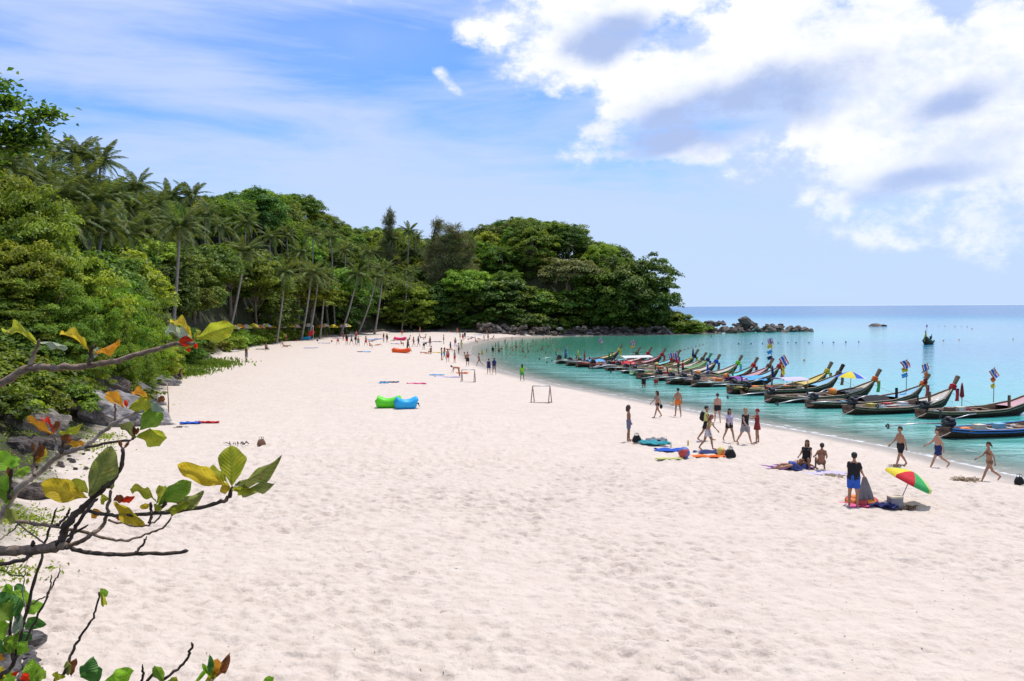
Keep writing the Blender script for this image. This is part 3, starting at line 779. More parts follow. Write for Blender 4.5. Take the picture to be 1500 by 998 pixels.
# overhanging branch of a big tree at the near left, reaching into the sky
def overhang_tree():
    d = 27.0
    base = ptd(-120, 470, d); bz = tz(base.x, base.y) - .3
    o = thing('overhanging_tree', 'tree whose leafy upper limbs reach out over the bank against the sky', 'tree', (base.x, base.y, bz))
    O = Vector((base.x, base.y, bz))
    Q = lambda px, py, dd=0: ptd(px, py, d + dd) - O
    mb = MB(); mb.tube([(0, 0, 0), Q(-115, 350), Q(-100, 230), Q(-90, 120)], [.32, .25, .2, .1], 8)
    limbs = [[Q(-100, 230), Q(-40, 200), Q(20, 190), Q(60, 172), Q(80, 166)], [Q(-100, 240), Q(-30, 230), Q(20, 214), Q(58, 212)], [Q(-95, 180), Q(-40, 160), Q(0, 150), Q(28, 152)], [Q(-90, 140), Q(-30, 130), Q(2, 122)], [Q(-20, 205), Q(20, 205), Q(45, 195)]]
    for l in limbs: mb.tube(l, [.10, .06, .04, .025, .012][:len(l)], 6)
    part('trunk', mb.mesh('overhang_trunk'), BARK, o)
    C = []; N = []
    for l in limbs:
        for k in range(len(l) - 1):
            for j in range(230):
                t = random.random(); q = l[k].lerp(l[k + 1], t)
                s = .30 if k < len(l) - 2 else .20
                C.append((q.x + random.gauss(0, s * 1.2), q.y + random.gauss(0, s * 1.3), q.z + random.gauss(0.02, s * .55))); N.append((random.gauss(0, .5), random.gauss(0, .5), 1))
    for j in range(4200):
        q = Q(random.gauss(-75, 32), random.gauss(190, 45), random.gauss(0, .9)); C.append(tuple(q)); N.append((random.gauss(0, .5), random.gauss(0, .5), 1))
    C = np.array(C); v, f = leaf_quads(C, np.array(N), .21 * (.7 + .6 * RNG.random(len(C))))
    part('crown', mesh_np('overhang_crown', v, f, {'tint': np.repeat(RNG.random(len(C)), 4)}, smooth=False), F_MID, o)

front_trees(); hill_trees(); palms(); bushes(); overhang_tree()
for a in [(570, 308, 262, 'slim dark casuarina rising behind the palms', .8), (638, 326, 252, 'tall wispy casuarina beside the beach hut', 1.1), (664, 330, 248, 'widest grey-green casuarina with drooping needles', 1.7), (650, 345, 246, 'wispy casuarina between the hut and the dome-shaped tree', 1.3), (686, 352, 250, 'casuarina next to the dome-shaped tree', 1.3)]:
    casuarina(*a)
grass_patch('grass', 'bright green grass tongue reaching onto the sand by the posts', [(300, 537, 1.6, 3.0), (285, 530, 1.8, 4.0), (262, 548, 1.2, 3.0)], .35, n=1500)
grass_patch('ground_creeper', 'green creeper growing over sand and rocks at the foot of the bank', [(130, 655, .7, 1.0), (20, 770, .6, .8), (10, 835, .5, .5), (35, 760, .4, .6), (190, 590, 1.0, 1.6), (150, 640, .5, .6), (230, 556, .7, 1.6), (15, 600, 1.2, 1.5), (40, 640, 1.2, 1.2), (8, 690, 1.0, 1.2), (60, 605, 1.2, 1.2), (25, 665, 1.0, 1.0), (-5, 740, .8, 1.0)], .12, F_FRESH, 380, True)
# ------------------------------------------------------------------ rocks
def rock_mesh(name, seed, sx=1, sy=1, sz=1, sub=3, rough=.22, slab=False):
    bm = bmesh.new(); bmesh.ops.create_icosphere(bm, subdivisions=sub, radius=1.0)
    rs = np.random.default_rng(seed)
    planes = [(rs.normal(size=3), rs.uniform(.5, .85)) for _ in range(12)]
    for v in bm.verts:
        p = np.array(v.co)
        for n, d in planes:                                  # cut facets
            n = n / np.linalg.norm(n); k = p @ n
            if k > d: p = p - n * (k - d) * .97
        q = p * 2.3 + seed
        p = p * (1 + rough * (vnoise(np.array([q[0] + q[2]]), np.array([q[1] - q[2] * .7]), seed)[0] - .5))
        if sub > 3:
            for fr, am in ((5, .10), (11, .05), (23, .025)): p = p * (1 + am * (vnoise(np.array([(p[0] + p[2]) * fr]), np.array([(p[1] - p[2] * .8) * fr * .6]), seed + fr)[0] - .5) * 2)
        if slab: p[2] += .09 * math.sin((p[0] * .5 + p[2] * 2.4) * 9)
        v.co = (p[0] * sx, p[1] * sy, p[2] * sz)
    me = bpy.data.meshes.new(name); bm.to_mesh(me); bm.free(); me.materials.append(None)
    for p in me.polygons: p.use_smooth = False
    return me
def rock_material(name, a, b, c):
    m, g, bs = new_mat(name)
    v = g.new('ShaderNodeTexCoord').outputs['Object']
    oi = g.new('ShaderNodeObjectInfo').outputs['Random']
    n = g.noise(v, 1.7, 7, .65, .6); n2 = g.noise(v, 9, 5, .6)
    col = g.mix(g.map(n, .35, .65), a, b); col = g.mix(g.map(n2, .55, .7, 0, .6), col, c)
    hs = g.new('ShaderNodeHueSaturation'); g.l.new(col, hs.inputs['Color']); g.l.new(g.map(oi, 0, 1, .65, 1.35, False), hs.inputs['Value'])
    g.l.new(hs.outputs[0], bs.inputs['Base Color']); bs.inputs['Roughness'].default_value = .8
    bp = g.new('ShaderNodeBump'); bp.inputs['Strength'].default_value = 1.0; bp.inputs['Distance'].default_value = .16
    g.l.new(g.noise(g.vm('MULTIPLY', v, (1, 1, 2.6)), 4, 8, .72, .5), bp.inputs['Height']); g.l.new(bp.outputs[0], bs.inputs['Normal'])
    return m
ROCK_BROWN = rock_material('rock_brown', (.06, .045, .036), (.16, .12, .095), (.03, .025, .02))
ROCK_GREY = rock_material('rock_grey', (.13, .115, .105), (.30, .27, .25), (.05, .045, .04))
ROCK_CREAM = rock_material('rock_cream', (.30, .25, .20), (.45, .38, .31), (.14, .11, .09))
RM = [rock_mesh('boulder', s, 1.15, 1, .78, 3, .55) for s in (3, 8, 14, 21, 33, 47, 52)]
def rock(p, s, material, label, group, name='boulder', squash=1.0):
    o = part(name, random.choice(RM), material, None, p, (random.uniform(-.3, .3), random.uniform(-.3, .3), random.uniform(0, 6.28)), (s * random.uniform(.85, 1.2), s * random.uniform(.85, 1.15), s * squash * random.uniform(.8, 1.2)))
    return tag(o, label, 'rock', group)
# boulders of the spit running out to sea from the headland
for i in range(150):
    t = random.random(); px = 968 + 222 * t
    H = float(np.interp(px, [968, 1000, 1040, 1090, 1130, 1165, 1190], [2.2, 2.6, 3.0, 3.2, 2.2, 1.5, .3])); z = H * random.random() ** 1.3
    q = ptd(px, 486, 258 + 12 * t + 2.2 * z + random.uniform(-2.5, 2.5))
    rock((q.x, q.y, z - .15), random.uniform(.6, 1.35) * (1.1 if z < 1 else .9), ROCK_BROWN, 'brown boulder in the rocky spit running out from the headland', 'boulders of the spit')
for px, py, d, s in [(1093, 468, 268, 2.3), (1040, 471, 262, 2.0), (1110, 479, 266, 1.7), (1062, 479, 258, 1.8), (1165, 481, 268, 1.6), (1150, 483, 262, 1.7), (1075, 482, 256, 1.9), (1127, 481, 262, 1.6)]:
    q = ptd(px, py, d); rock((q.x, q.y, q.z - s * .5), s, ROCK_BROWN, 'large rounded boulder crowning the rocky spit off the headland', 'large boulders on the spit')
for px, py, d, s in [(993, 462, 262, 2.6), (984, 470, 260, 2.4)]:
    q = ptd(px, py, d); rock((q.x, q.y, q.z - 1.0), s, ROCK_GREY, 'big pale grey rock face standing at the foot of the headland trees', 'pale rocks at the headland tip')
for dx, s in [(0, 1.6), (-2.2, 1.1), (2.6, .8)]:
    q = pz(1285, 478, 0); rock((q.x + dx, q.y, .05), s * 1.5, ROCK_BROWN, 'low dark rock awash in the open sea beyond the boats', 'rocks awash off shore', 'sea_rock', .45)
# stones along the far shore under the trees
for i in range(280):
    px = random.uniform(700, 985)
    lo = np.interp(px, [700, 760, 820, 985], [486, 490, 492, 491]); py = random.uniform(lo - 13, lo)
    z = np.interp(py, [lo - 9, lo], [1.6, .15]); q = ptd(px, py, float(np.interp(px, [700, 760, 830, 985], [232, 232, 242, 250])) + random.uniform(-1.5, 3))
    rock((q.x, q.y, q.z - .25), random.uniform(.35, .95), ROCK_BROWN if random.random() < .8 else ROCK_GREY, 'small stone in the dark rocky bank along the far shore', 'stones along the far shore', 'shore_stone')
# dark stones added in place of the shade line under the far trees
for i in range(60):
    px = 520 + 190 * (i + random.random()) / 60
    d = float(np.interp(px, [520, 560, 640, 710], [222, 228, 236, 234])); q = ptd(px, 483, d); z = tz(q.x, q.y)
    rock((q.x, q.y, z + .15), random.uniform(.5, .9), ROCK_BROWN, 'dark stone standing in for the shade line between the far sand and the wood', 'stones standing in for the shade line', 'shade_line_stone', .8)
# big slabs at the foot of the near bank
SLAB = [rock_mesh('slab', s, 1.5, 1.0, .62, 5, .3, True) for s in (5, 12, 19)]
for px, py, dz, s, rot, m, lab in [(155, 615, .2, 2.5, (.12, .38, .35), ROCK_GREY, 'large pale grey weathered rock slab sloping down to the sand'), (95, 590, .4, 1.5, (.1, .1, 2.2), ROCK_BROWN, 'dark fissured boulder beside the large grey slab'),
        (35, 625, .2, 1.25, (0, .1, 1.0), ROCK_CREAM, 'cream coloured blocky rock under the shrubs'), (185, 585, 0.8, 1.5, (.1, .5, .4), ROCK_GREY, 'dark streaked long rock leaning above the large grey slab'), (215, 622, 0, .9, (0, .2, .2), ROCK_GREY, 'small grey rock at the end of the large slab'),
        (140, 575, 1.0, 1.6, (.2, .4, .5), ROCK_BROWN, 'tilted dark rock behind the large grey slab'), (70, 655, 0, .9, (0, 0, .5), ROCK_BROWN, 'low dark rock in front of the cream blocky one'), (20, 660, 0, .8, (0, 0, 1.5), ROCK_BROWN, 'brown rock half buried beside the cream blocky one'), (40, 727, 0, .75, (0, .1, .6), ROCK_BROWN, 'black rock lying alone on the sand below the shrubs'),
        (230, 562, 0, 1.1, (.1, .1, .6), ROCK_GREY, 'grey rock by the bent man at the edge of the shrubs'), (248, 555, 0, .9, (0, 0, 2), ROCK_BROWN, 'brown rock next to the dark bag at the shrub edge')]:
    q = ground(px, py)
    tag(part('weathered_boulder', SLAB[int(px) % 3], m, None, (q.x, q.y, q.z + dz * .6), rot, s), lab, 'rock')
for i in range(26):
    px, py = random.uniform(-10, 62), random.uniform(925, 998); q = ground(px, py)
    rock((q.x, q.y, q.z + .03), random.uniform(.10, .26), ROCK_GREY, 'grey stone in the heap beneath the leafy bush', 'stones beneath the bush', 'stone')
for i in range(24):
    px, py = random.uniform(5, 130), random.uniform(655, 690); q = ground(px, py)
    rock((q.x, q.y, q.z + .02), random.uniform(.08, .22), ROCK_BROWN, 'dark pebble scattered on the sand below the rock slabs', 'pebbles below the slabs', 'pebble')

# ------------------------------------------------------------------ long-tail boats
def hull_point(s, k):
    """s along 0..1 from stern to bow, k across -1..1: outer skin of the hull"""
    L = 9.0
    w = np.interp(s, [0, .12, .35, .6, .8, .92, 1], [.50, .68, .92, .90, .62, .30, .03])
    sheer = np.interp(s, [0, .15, .4, .65, .85, 1], [.60, .47, .44, .54, .90, 1.55])
    keel = np.interp(s, [0, .1, .5, .8, .93, 1], [.05, -.22, -.28, -.22, .25, 1.1])
    a = abs(k)
    y = w * (a ** .55) * (1 if k >= 0 else -1); z = keel + (sheer - keel) * a ** 1.7
    x = L * s * (1 - .0 * a) + (-.25 * (1 - a) if s < .02 else 0)
    return (x, y, z)
def hull_meshes():
    N, K = 26, 8
    S = [i / N for i in range(N + 1)]; ks = [-1 + 2 * j / K for j in range(K + 1)]
    out = [hull_point(s, k) for s in S for k in ks]
    inn = []
    for s in S:
        for k in ks:
            x, y, z = hull_point(s, k); inn.append((x * .985 + .06, y * .9, max(z + .05 * (1 - abs(k)), .10 + .0 * s) if abs(k) < .999 else z + .001))
    V = out + inn; n = len(out); F = []
    for i in range(N):
        for j in range(K):
            a = i * (K + 1) + j; F.append([a, a + 1, a + K + 2, a + K + 1]); F.append([n + a, n + a + K + 1, n + a + K + 2, n + a + 1])
    for j in range(K): F.append([j + 1, j, n + j, n + j + 1])          # transom
    for i in range(N):
        a = i * (K + 1); b = a + K; F.append([a, a + K + 1, n + a + K + 1, n + a]); F.append([b + K + 1, b, n + b, n + b + K + 1])
    hull = mesh_np('hull', V, F)
    rails = []
    for sd in (-1, 1):
        mb = MB(); mb.tube([Vector(hull_point(s, sd)) + Vector((0, .02 * sd, .03)) for s in S], .038, 6); rails.append(mb.mesh('gunwale'))
    stripes = []
    for sd in (-1, 1):
        v = []; f = []
        for i, s in enumerate(S):
            for k in (.93, .86):
                x, y, z = hull_point(s, sd * k); v.append((x, y + sd * .014, z))
            if i: b = len(v) - 4; f.append([b, b + 1, b + 3, b + 2])
        stripes.append(mesh_np('stripe', v, f))
    v = []; f = []
    D = [s for s in S if s >= .72]
    for i, s in enumerate(D):                                            # fore deck
        for k in (-1, 0, 1):
            x, y, z = hull_point(s, k if k else 1); v.append((x, y * .93 if k else 0, z - .05 + (.04 if k == 0 else 0)))
        if i:
            b = len(v) - 6; f += [[b, b + 3, b + 4, b + 1], [b + 1, b + 4, b + 5, b + 2]]
    deck = mesh_np('fore_deck', v, f)
    prow = MB(); 
    P = [Vector((8.55, 0, .95)), Vector((8.95, 0, 1.45)), Vector((9.26, 0, 1.92)), Vector((9.58, 0, 2.48))]
    W = [(.08, .17), (.065, .13), (.065, .11), (.085, .125)]
    v = []; f = []
    for i, (p, (a, b)) in enumerate(zip(P, W)):
        t = Vector((.5, 0, .86)); u = Vector((.86, 0, -.5))
        for sx, sy in ((-1, -1), (1, -1), (1, 1), (-1, 1)): v.append(p + u * (b * sx) + Vector((0, a * sy, 0)))
        if i:
            for q in range(4): f.append([4 * (i - 1) + q, 4 * (i - 1) + (q + 1) % 4, 4 * i + (q + 1) % 4, 4 * i + q])
    f += [[3, 2, 1, 0], [12, 13, 14, 15]]
    prowm = mesh_np('prow_post', v, f, smooth=False)
    thw = MB().box((0, 0, 0), (.24, 1.62, .05)).mesh('thwart', False)
    eng = MB(); eng.tube([(-.30, 0, .30), (-.26, 0, .30), (.18, 0, .30), (.24, 0, .28)], [.12, .19, .19, .10], 10).box((-.02, 0, .46), (.34, .22, .20)).tube([(-.1, -.16, .50), (.16, -.16, .50)], .10, 8).ball((.0, 0, .60), (.16, .12, .07), 10, 6).tube([(.22, 0, .30), (.28, 0, .30)], .17, 12).tube([(-.3, .15, .5), (-.3, .15, .95), (-.45, .15, 1.02)], .05, 6).tube([(.2, 0, .35), (.2, 0, -.35)], .07, 8).ball((.12, .16, .52), .09)
    eng = eng.mesh('engine', False)
    shaft = MB().tube([(-.3, 0, .3), (-1.6, .0, .33), (-3.0, .1, .22)], [.045, .035, .03], 6).mesh('drive_shaft')
    pr = MB()
    for a in range(3): pr.box((-3.02, .1 + .09 * math.cos(a * 2.09), .22 + .09 * math.sin(a * 2.09)), (.03, .10, .14), Matrix.Rotation(a * 2.09, 3, 'X'))
    pr = pr.mesh('propeller', False)
    till = MB().tube([(.2, 0, .5), (1.1, .05, .72), (1.5, .08, .75)], .025, 6).mesh('tiller')
    # ribbons: wrap + hanging strands
    wrap = MB()
    for i in range(3):
        c = Vector((9.05 + .06 * i, 0, 1.56 + .11 * i)); u = Vector((.86, 0, -.5))
        ring = [c + u * (.21 * math.cos(a * math.pi / 5)) + Vector((0, .135 * math.sin(a * math.pi / 5), 0)) for a in range(11)]
        wrap.tube(ring, .055, 6, False)
    wrap = wrap.mesh('ribbon_wrap')
    strands = []
    for j in range(3):
        mb = MB(); x0 = 9.2 + .05 * j; v = []; f = []
        for i in range(7):
            t = i / 6; w = .05 + .08 * t; yy = -.13 - .05 * j * t; xx = x0 + .12 * math.sin(t * 2.6 + j) ; zz = 1.55 - .95 * t
            v += [(xx - w, yy, zz), (xx + w, yy - .04, zz)]
            if i: b = len(v) - 4; f.append([b, b + 1, b + 3, b + 2])
        mb.add(v, f); v2 = [(x, y + .012, z) for x, y, z in v]; mb.add(v2, [q[::-1] for q in f]); strands.append(mb.mesh('ribbon_strand'))
    return dict(hull=hull, rails=rails, stripes=stripes, deck=deck, prow=prowm, thwart=thw, engine=eng, shaft=shaft, prop=pr, tiller=till, wrap=wrap, strands=strands)
BM_ = hull_meshes()
WOOD_D = mat('dark_hull_wood', (.050, .030, .020), .75, .35, 4, bump=.3, spec=.12)
WOOD_M = mat('worn_wood', (.26, .17, .11), .7, .3, 6, bump=.3)
WOOD_W = mat('weathered_rail', (.33, .25, .18), .75, .3, 6)
WOOD_L = mat('bleached_deck', (.46, .42, .36), .7, .2, 5)
WOOD_P = mat('prow_wood', (.19, .105, .055), .55, .3, 7)
METAL = mat('engine_metal', (.045, .045, .05), .45, .4, 12, metallic=.4)
STEEL = mat('steel_pipe', (.45, .45, .46), .4, .15, 9, metallic=.7)
C = {n: mat('paint_' + n, c, .55, .08) for n, c in dict(white=(.68, .68, .66), blue=(.05, .15, .45), sky=(.20, .42, .56), red=(.45, .06, .05), green=(.08, .22, .10), yellow=(.55, .42, .10), pink=(.50, .28, .30), orange=(.75, .22, .03), black=(.02, .02, .022), cream=(.62, .56, .42), turq=(.10, .48, .50), navy=(.02, .03, .12), grey=(.3, .3, .31), brown=(.2, .11, .06)).items()}
CL = {n: mat('cloth_' + n, c, .85, .12, 14, trans=.22) for n, c in dict(white=(.72, .72, .72), blue=(.03, .12, .55), sky=(.10, .42, .75), red=(.62, .03, .04), green=(.05, .42, .12), yellow=(.78, .62, .05), pink=(.75, .12, .28), orange=(.85, .20, .03), black=(.018, .018, .02), navy=(.025, .035, .14), grey=(.28, .28, .30), lilac=(.62, .55, .72), brown=(.22, .12, .07), maroon=(.28, .03, .03), lime=(.28, .72, .04), cream=(.66, .58, .45), teal=(.05, .35, .40), purple=(.25, .08, .35), lemon=(.65, .68, .22), denim=(.13, .20, .36)).items()}
def flag_strip(w, h, x0, z0, z1, wave, seed):
    v = []; f = []; n = 8
    for i in range(n + 1):
        t = i / n
        for z in (z0, z1):
            v.append((x0 + w * t * .92, wave * t * math.sin(t * 7 + seed), z - .18 * w * t * t + .03 * math.sin(t * 6 + seed)))
        if i: b = len(v) - 4; f.append([b, b + 2, b + 3, b + 1])
    m = MB(); m.add(v, f); m.add([(x, y + .006, z) for x, y, z in v], [q[::-1] for q in f])
    return m.mesh('flag_strip')
def thai_flag(par, x, y, z0, h, size=.75, seed=0, extra=()):
    pole = part('flag_pole', MB().tube([(x, y, z0), (x + .05, y, z0 + h)], .022, 6).mesh('flag_pole'), WOOD_M, par)
    top = z0 + h - .05; H = size * .67; rz = random.uniform(-.9, .9); hang = random.uniform(.5, 1.05)
    cuts = [(0, 1 / 6, 'red'), (1 / 6, 1 / 3, 'white'), (1 / 3, 2 / 3, 'blue'), (2 / 3, 5 / 6, 'white'), (5 / 6, 1, 'red')]
    for a, b, c in cuts:
        part('flag_stripe', flag_strip(size, H, 0, -H * b, -H * a, .12, seed), CL[c], pole, (x + .05, y, top), (0, .25 + hang, rz))
    zz = top - H - .15
    for k, c in enumerate(extra):
        part('pennant', flag_strip(size * .55, .42, 0, -.42, 0, .10, seed + k + 1), CL[c], pole, (x + .04, y, zz), (0, 1.15, rz + .3)); zz -= .5
    return pole
HEAD = math.atan2(.29, .96)
def boat(px, py, label, hull=WOOD_D, stripe='white', rail='cream', deck='cream', post=None, ribbon=('red', 'yellow', 'blue'), heading=HEAD, L=1.0, group=None, inner_items=(), z=0.0):
    q = pz(px, py, 0)
    o = thing('longtail_boat', label, 'boat', (q.x, q.y, z), heading + random.uniform(-.07, .07), group, L)
    k = random.uniform(1.06, 1.18); o.scale = (L * k, L * random.uniform(1.3, 1.5), L * random.uniform(.94, 1.06))
    h = part('hull', BM_['hull'], hull, o)
    for m in BM_['stripes']: part('hull_stripe', m, C[stripe] if stripe in ('blue', 'red', 'yellow', 'green') else WOOD_M, h)
    for m in BM_['rails']: part('gunwale', m, C[rail] if rail not in ('cream', 'white', 'turq') else WOOD_W, o)
    part('fore_deck', BM_['deck'], C[deck] if deck not in ('cream', 'white') else WOOD_L, o)
    pp = part('prow_post', BM_['prow'], post or WOOD_P, o)
    part('ribbon_wrap', BM_['wrap'], CL[ribbon[0]], pp)
    for m, c in zip(BM_['strands'], ribbon): part('ribbon_strand', m, CL[c], pp)
    for x in (1.6, 2.9, 4.2, 5.4): part('thwart', BM_['thwart'], random.choice([WOOD_M, WOOD_L, C['sky'], WOOD_M]), o, (x, 0, .40), None, (1, 1 if x > 2 else .82, 1))
    e = part('engine', BM_['engine'], METAL, o, (.25, 0, .54), (0, random.uniform(-.12, .05), random.uniform(-.2, .35)), 1.1)
    s = part('drive_shaft', BM_['shaft'], STEEL, e, None, (0, random.uniform(-.05, .14), 0)); part('propeller', BM_['prop'], METAL, e, None, s.rotation_euler)
    part('tiller', BM_['tiller'], STEEL, e)
    for it in inner_items: it(o)
    if group:
        yy = random.uniform(-1.2, .4); part('mooring_rope', MB().tube([(8.95, 0, 1.25), (9.9, yy * .3, .72), (11.0, yy * .7, .28), (12.3, yy, -.15)], .014, 5).mesh('mooring_rope'), WOOD_L, o)
        if random.random() < .5: part('stern_rope', MB().tube([(.2, -.4, .5), (-1.0, -.6, .16), (-2.4, -.9, -.15)], .014, 5).mesh('stern_rope'), WOOD_L, o)
        for k in range(random.randint(3, 5)):
            x = random.uniform(.9, 6.0); y = random.uniform(-.45, .45); kk = random.random()
            if kk < .35: part('fuel_can', MB().box((x, y, .36), (.26, .18, .34)).tube([(x, y, .52), (x, y, .60)], .04, 6).mesh('fuel_can', False), C[random.choice(['blue', 'red', 'white', 'yellow'])], o)
            elif kk < .7: part('rope_coil', MB().tube([(x + .22 * math.cos(a * .5), y + .22 * math.sin(a * .5), .20 + .006 * a) for a in range(28)], .03, 5).mesh('rope_coil'), random.choice([WOOD_L, C['sky'], C['green'], C['orange']]), o)
            else: part('cushion', MB().ball((x, y, .49), (.32, .26, .10), 10, 6).mesh('cushion'), C[random.choice(['red', 'navy', 'orange', 'brown', 'cream'])], o)
        part('side_plank', MB().box((3.2, -.62, .465), (4.6, .16, .03)).mesh('side_plank', False), WOOD_M, o); part('side_plank', MB().box((3.2, .62, .465), (4.6, .16, .03)).mesh('side_plank', False), WOOD_M, o)
    return o
def mooring_pole(c1='red', x=6.6):
    return lambda o: part('mooring_bitt', MB().box((x, -.28, 1.0), (.12, .12, .9)).mesh('mooring_bitt', False), C[c1], o)
def awning(c, x0=2.2, x1=5.6, z=1.65, w=.8):
    def f(o):
        v = []; fs = []; n = 8
        for i in range(2):
            x = (x0, x1)[i]
            for j in range(n + 1):
                a = math.pi * (.12 + .76 * j / n); v.append((x, -w * math.cos(a) * 1.15, z - .25 + .35 * math.sin(a)))
        for j in range(n): fs.append([j, j + 1, n + 2 + j, n + 1 + j])
        mb = MB(); mb.add(v, fs); mb.add([(x, y, zz + .015) for x, y, zz in v], [q[::-1] for q in fs])
        a = part('awning', mb.mesh('awning'), CL[c], o)
        for x in (x0 + .1, x1 - .1):
            for y in (-.78, .78): part('awning_post', MB().tube([(x, y, .55), (x, y, z - .1)], .025, 6).mesh('awning_post'), STEEL, a)
    return f
def flagged(x=6.2, h=2.4, extra=('yellow',), size=.7): return lambda o: thai_flag(o, x, .2, .9, h, size, random.random() * 5, extra)
def furled(c, x=5.0, z1=2.3):
    return lambda o: part('furled_parasol', MB().tube([(x, .4, .55), (x, .4, z1 - 1.15), (x, .4, z1 - 1.0), (x, .4, z1 - .25), (x, .4, z1)], [.02, .02, .13, .07, .02], 8).mesh('furled_parasol'), CL[c], o)
def cover(c, x0=2.0, x1=5.0):
    def f(o):
        mb = MB(); n = 8; v = []; fs = []
        for i in range(7):
            x = x0 + (x1 - x0) * i / 6
            for j in range(n + 1):
                t = j / n; v.append((x, (t * 2 - 1) * .92, .50 + .34 * math.sin(math.pi * t) + .06 * math.sin(i * 2.1 + j)))
            if i:
                for j in range(n): b = (i - 1) * (n + 1) + j; fs.append([b, b + 1, b + n + 2, b + n + 1])
        mb.add(v, fs); mb.add([(x, y, z - .02) for x, y, z in v], [q[::-1] for q in fs]); part('tarpaulin', mb.mesh('tarpaulin'), CL[c], o)
    return f
def crate(c, x, y=0, s=(.5, .4, .35)): return lambda o: part('crate', MB().box((x, y, .32 + s[2] / 2), s).box((x, y, .34 + s[2]), (s[0] * 1.05, s[1] * 1.05, .04)).mesh('crate', False), C[c], o)
G = 'longtail boats moored in a row off the beach'
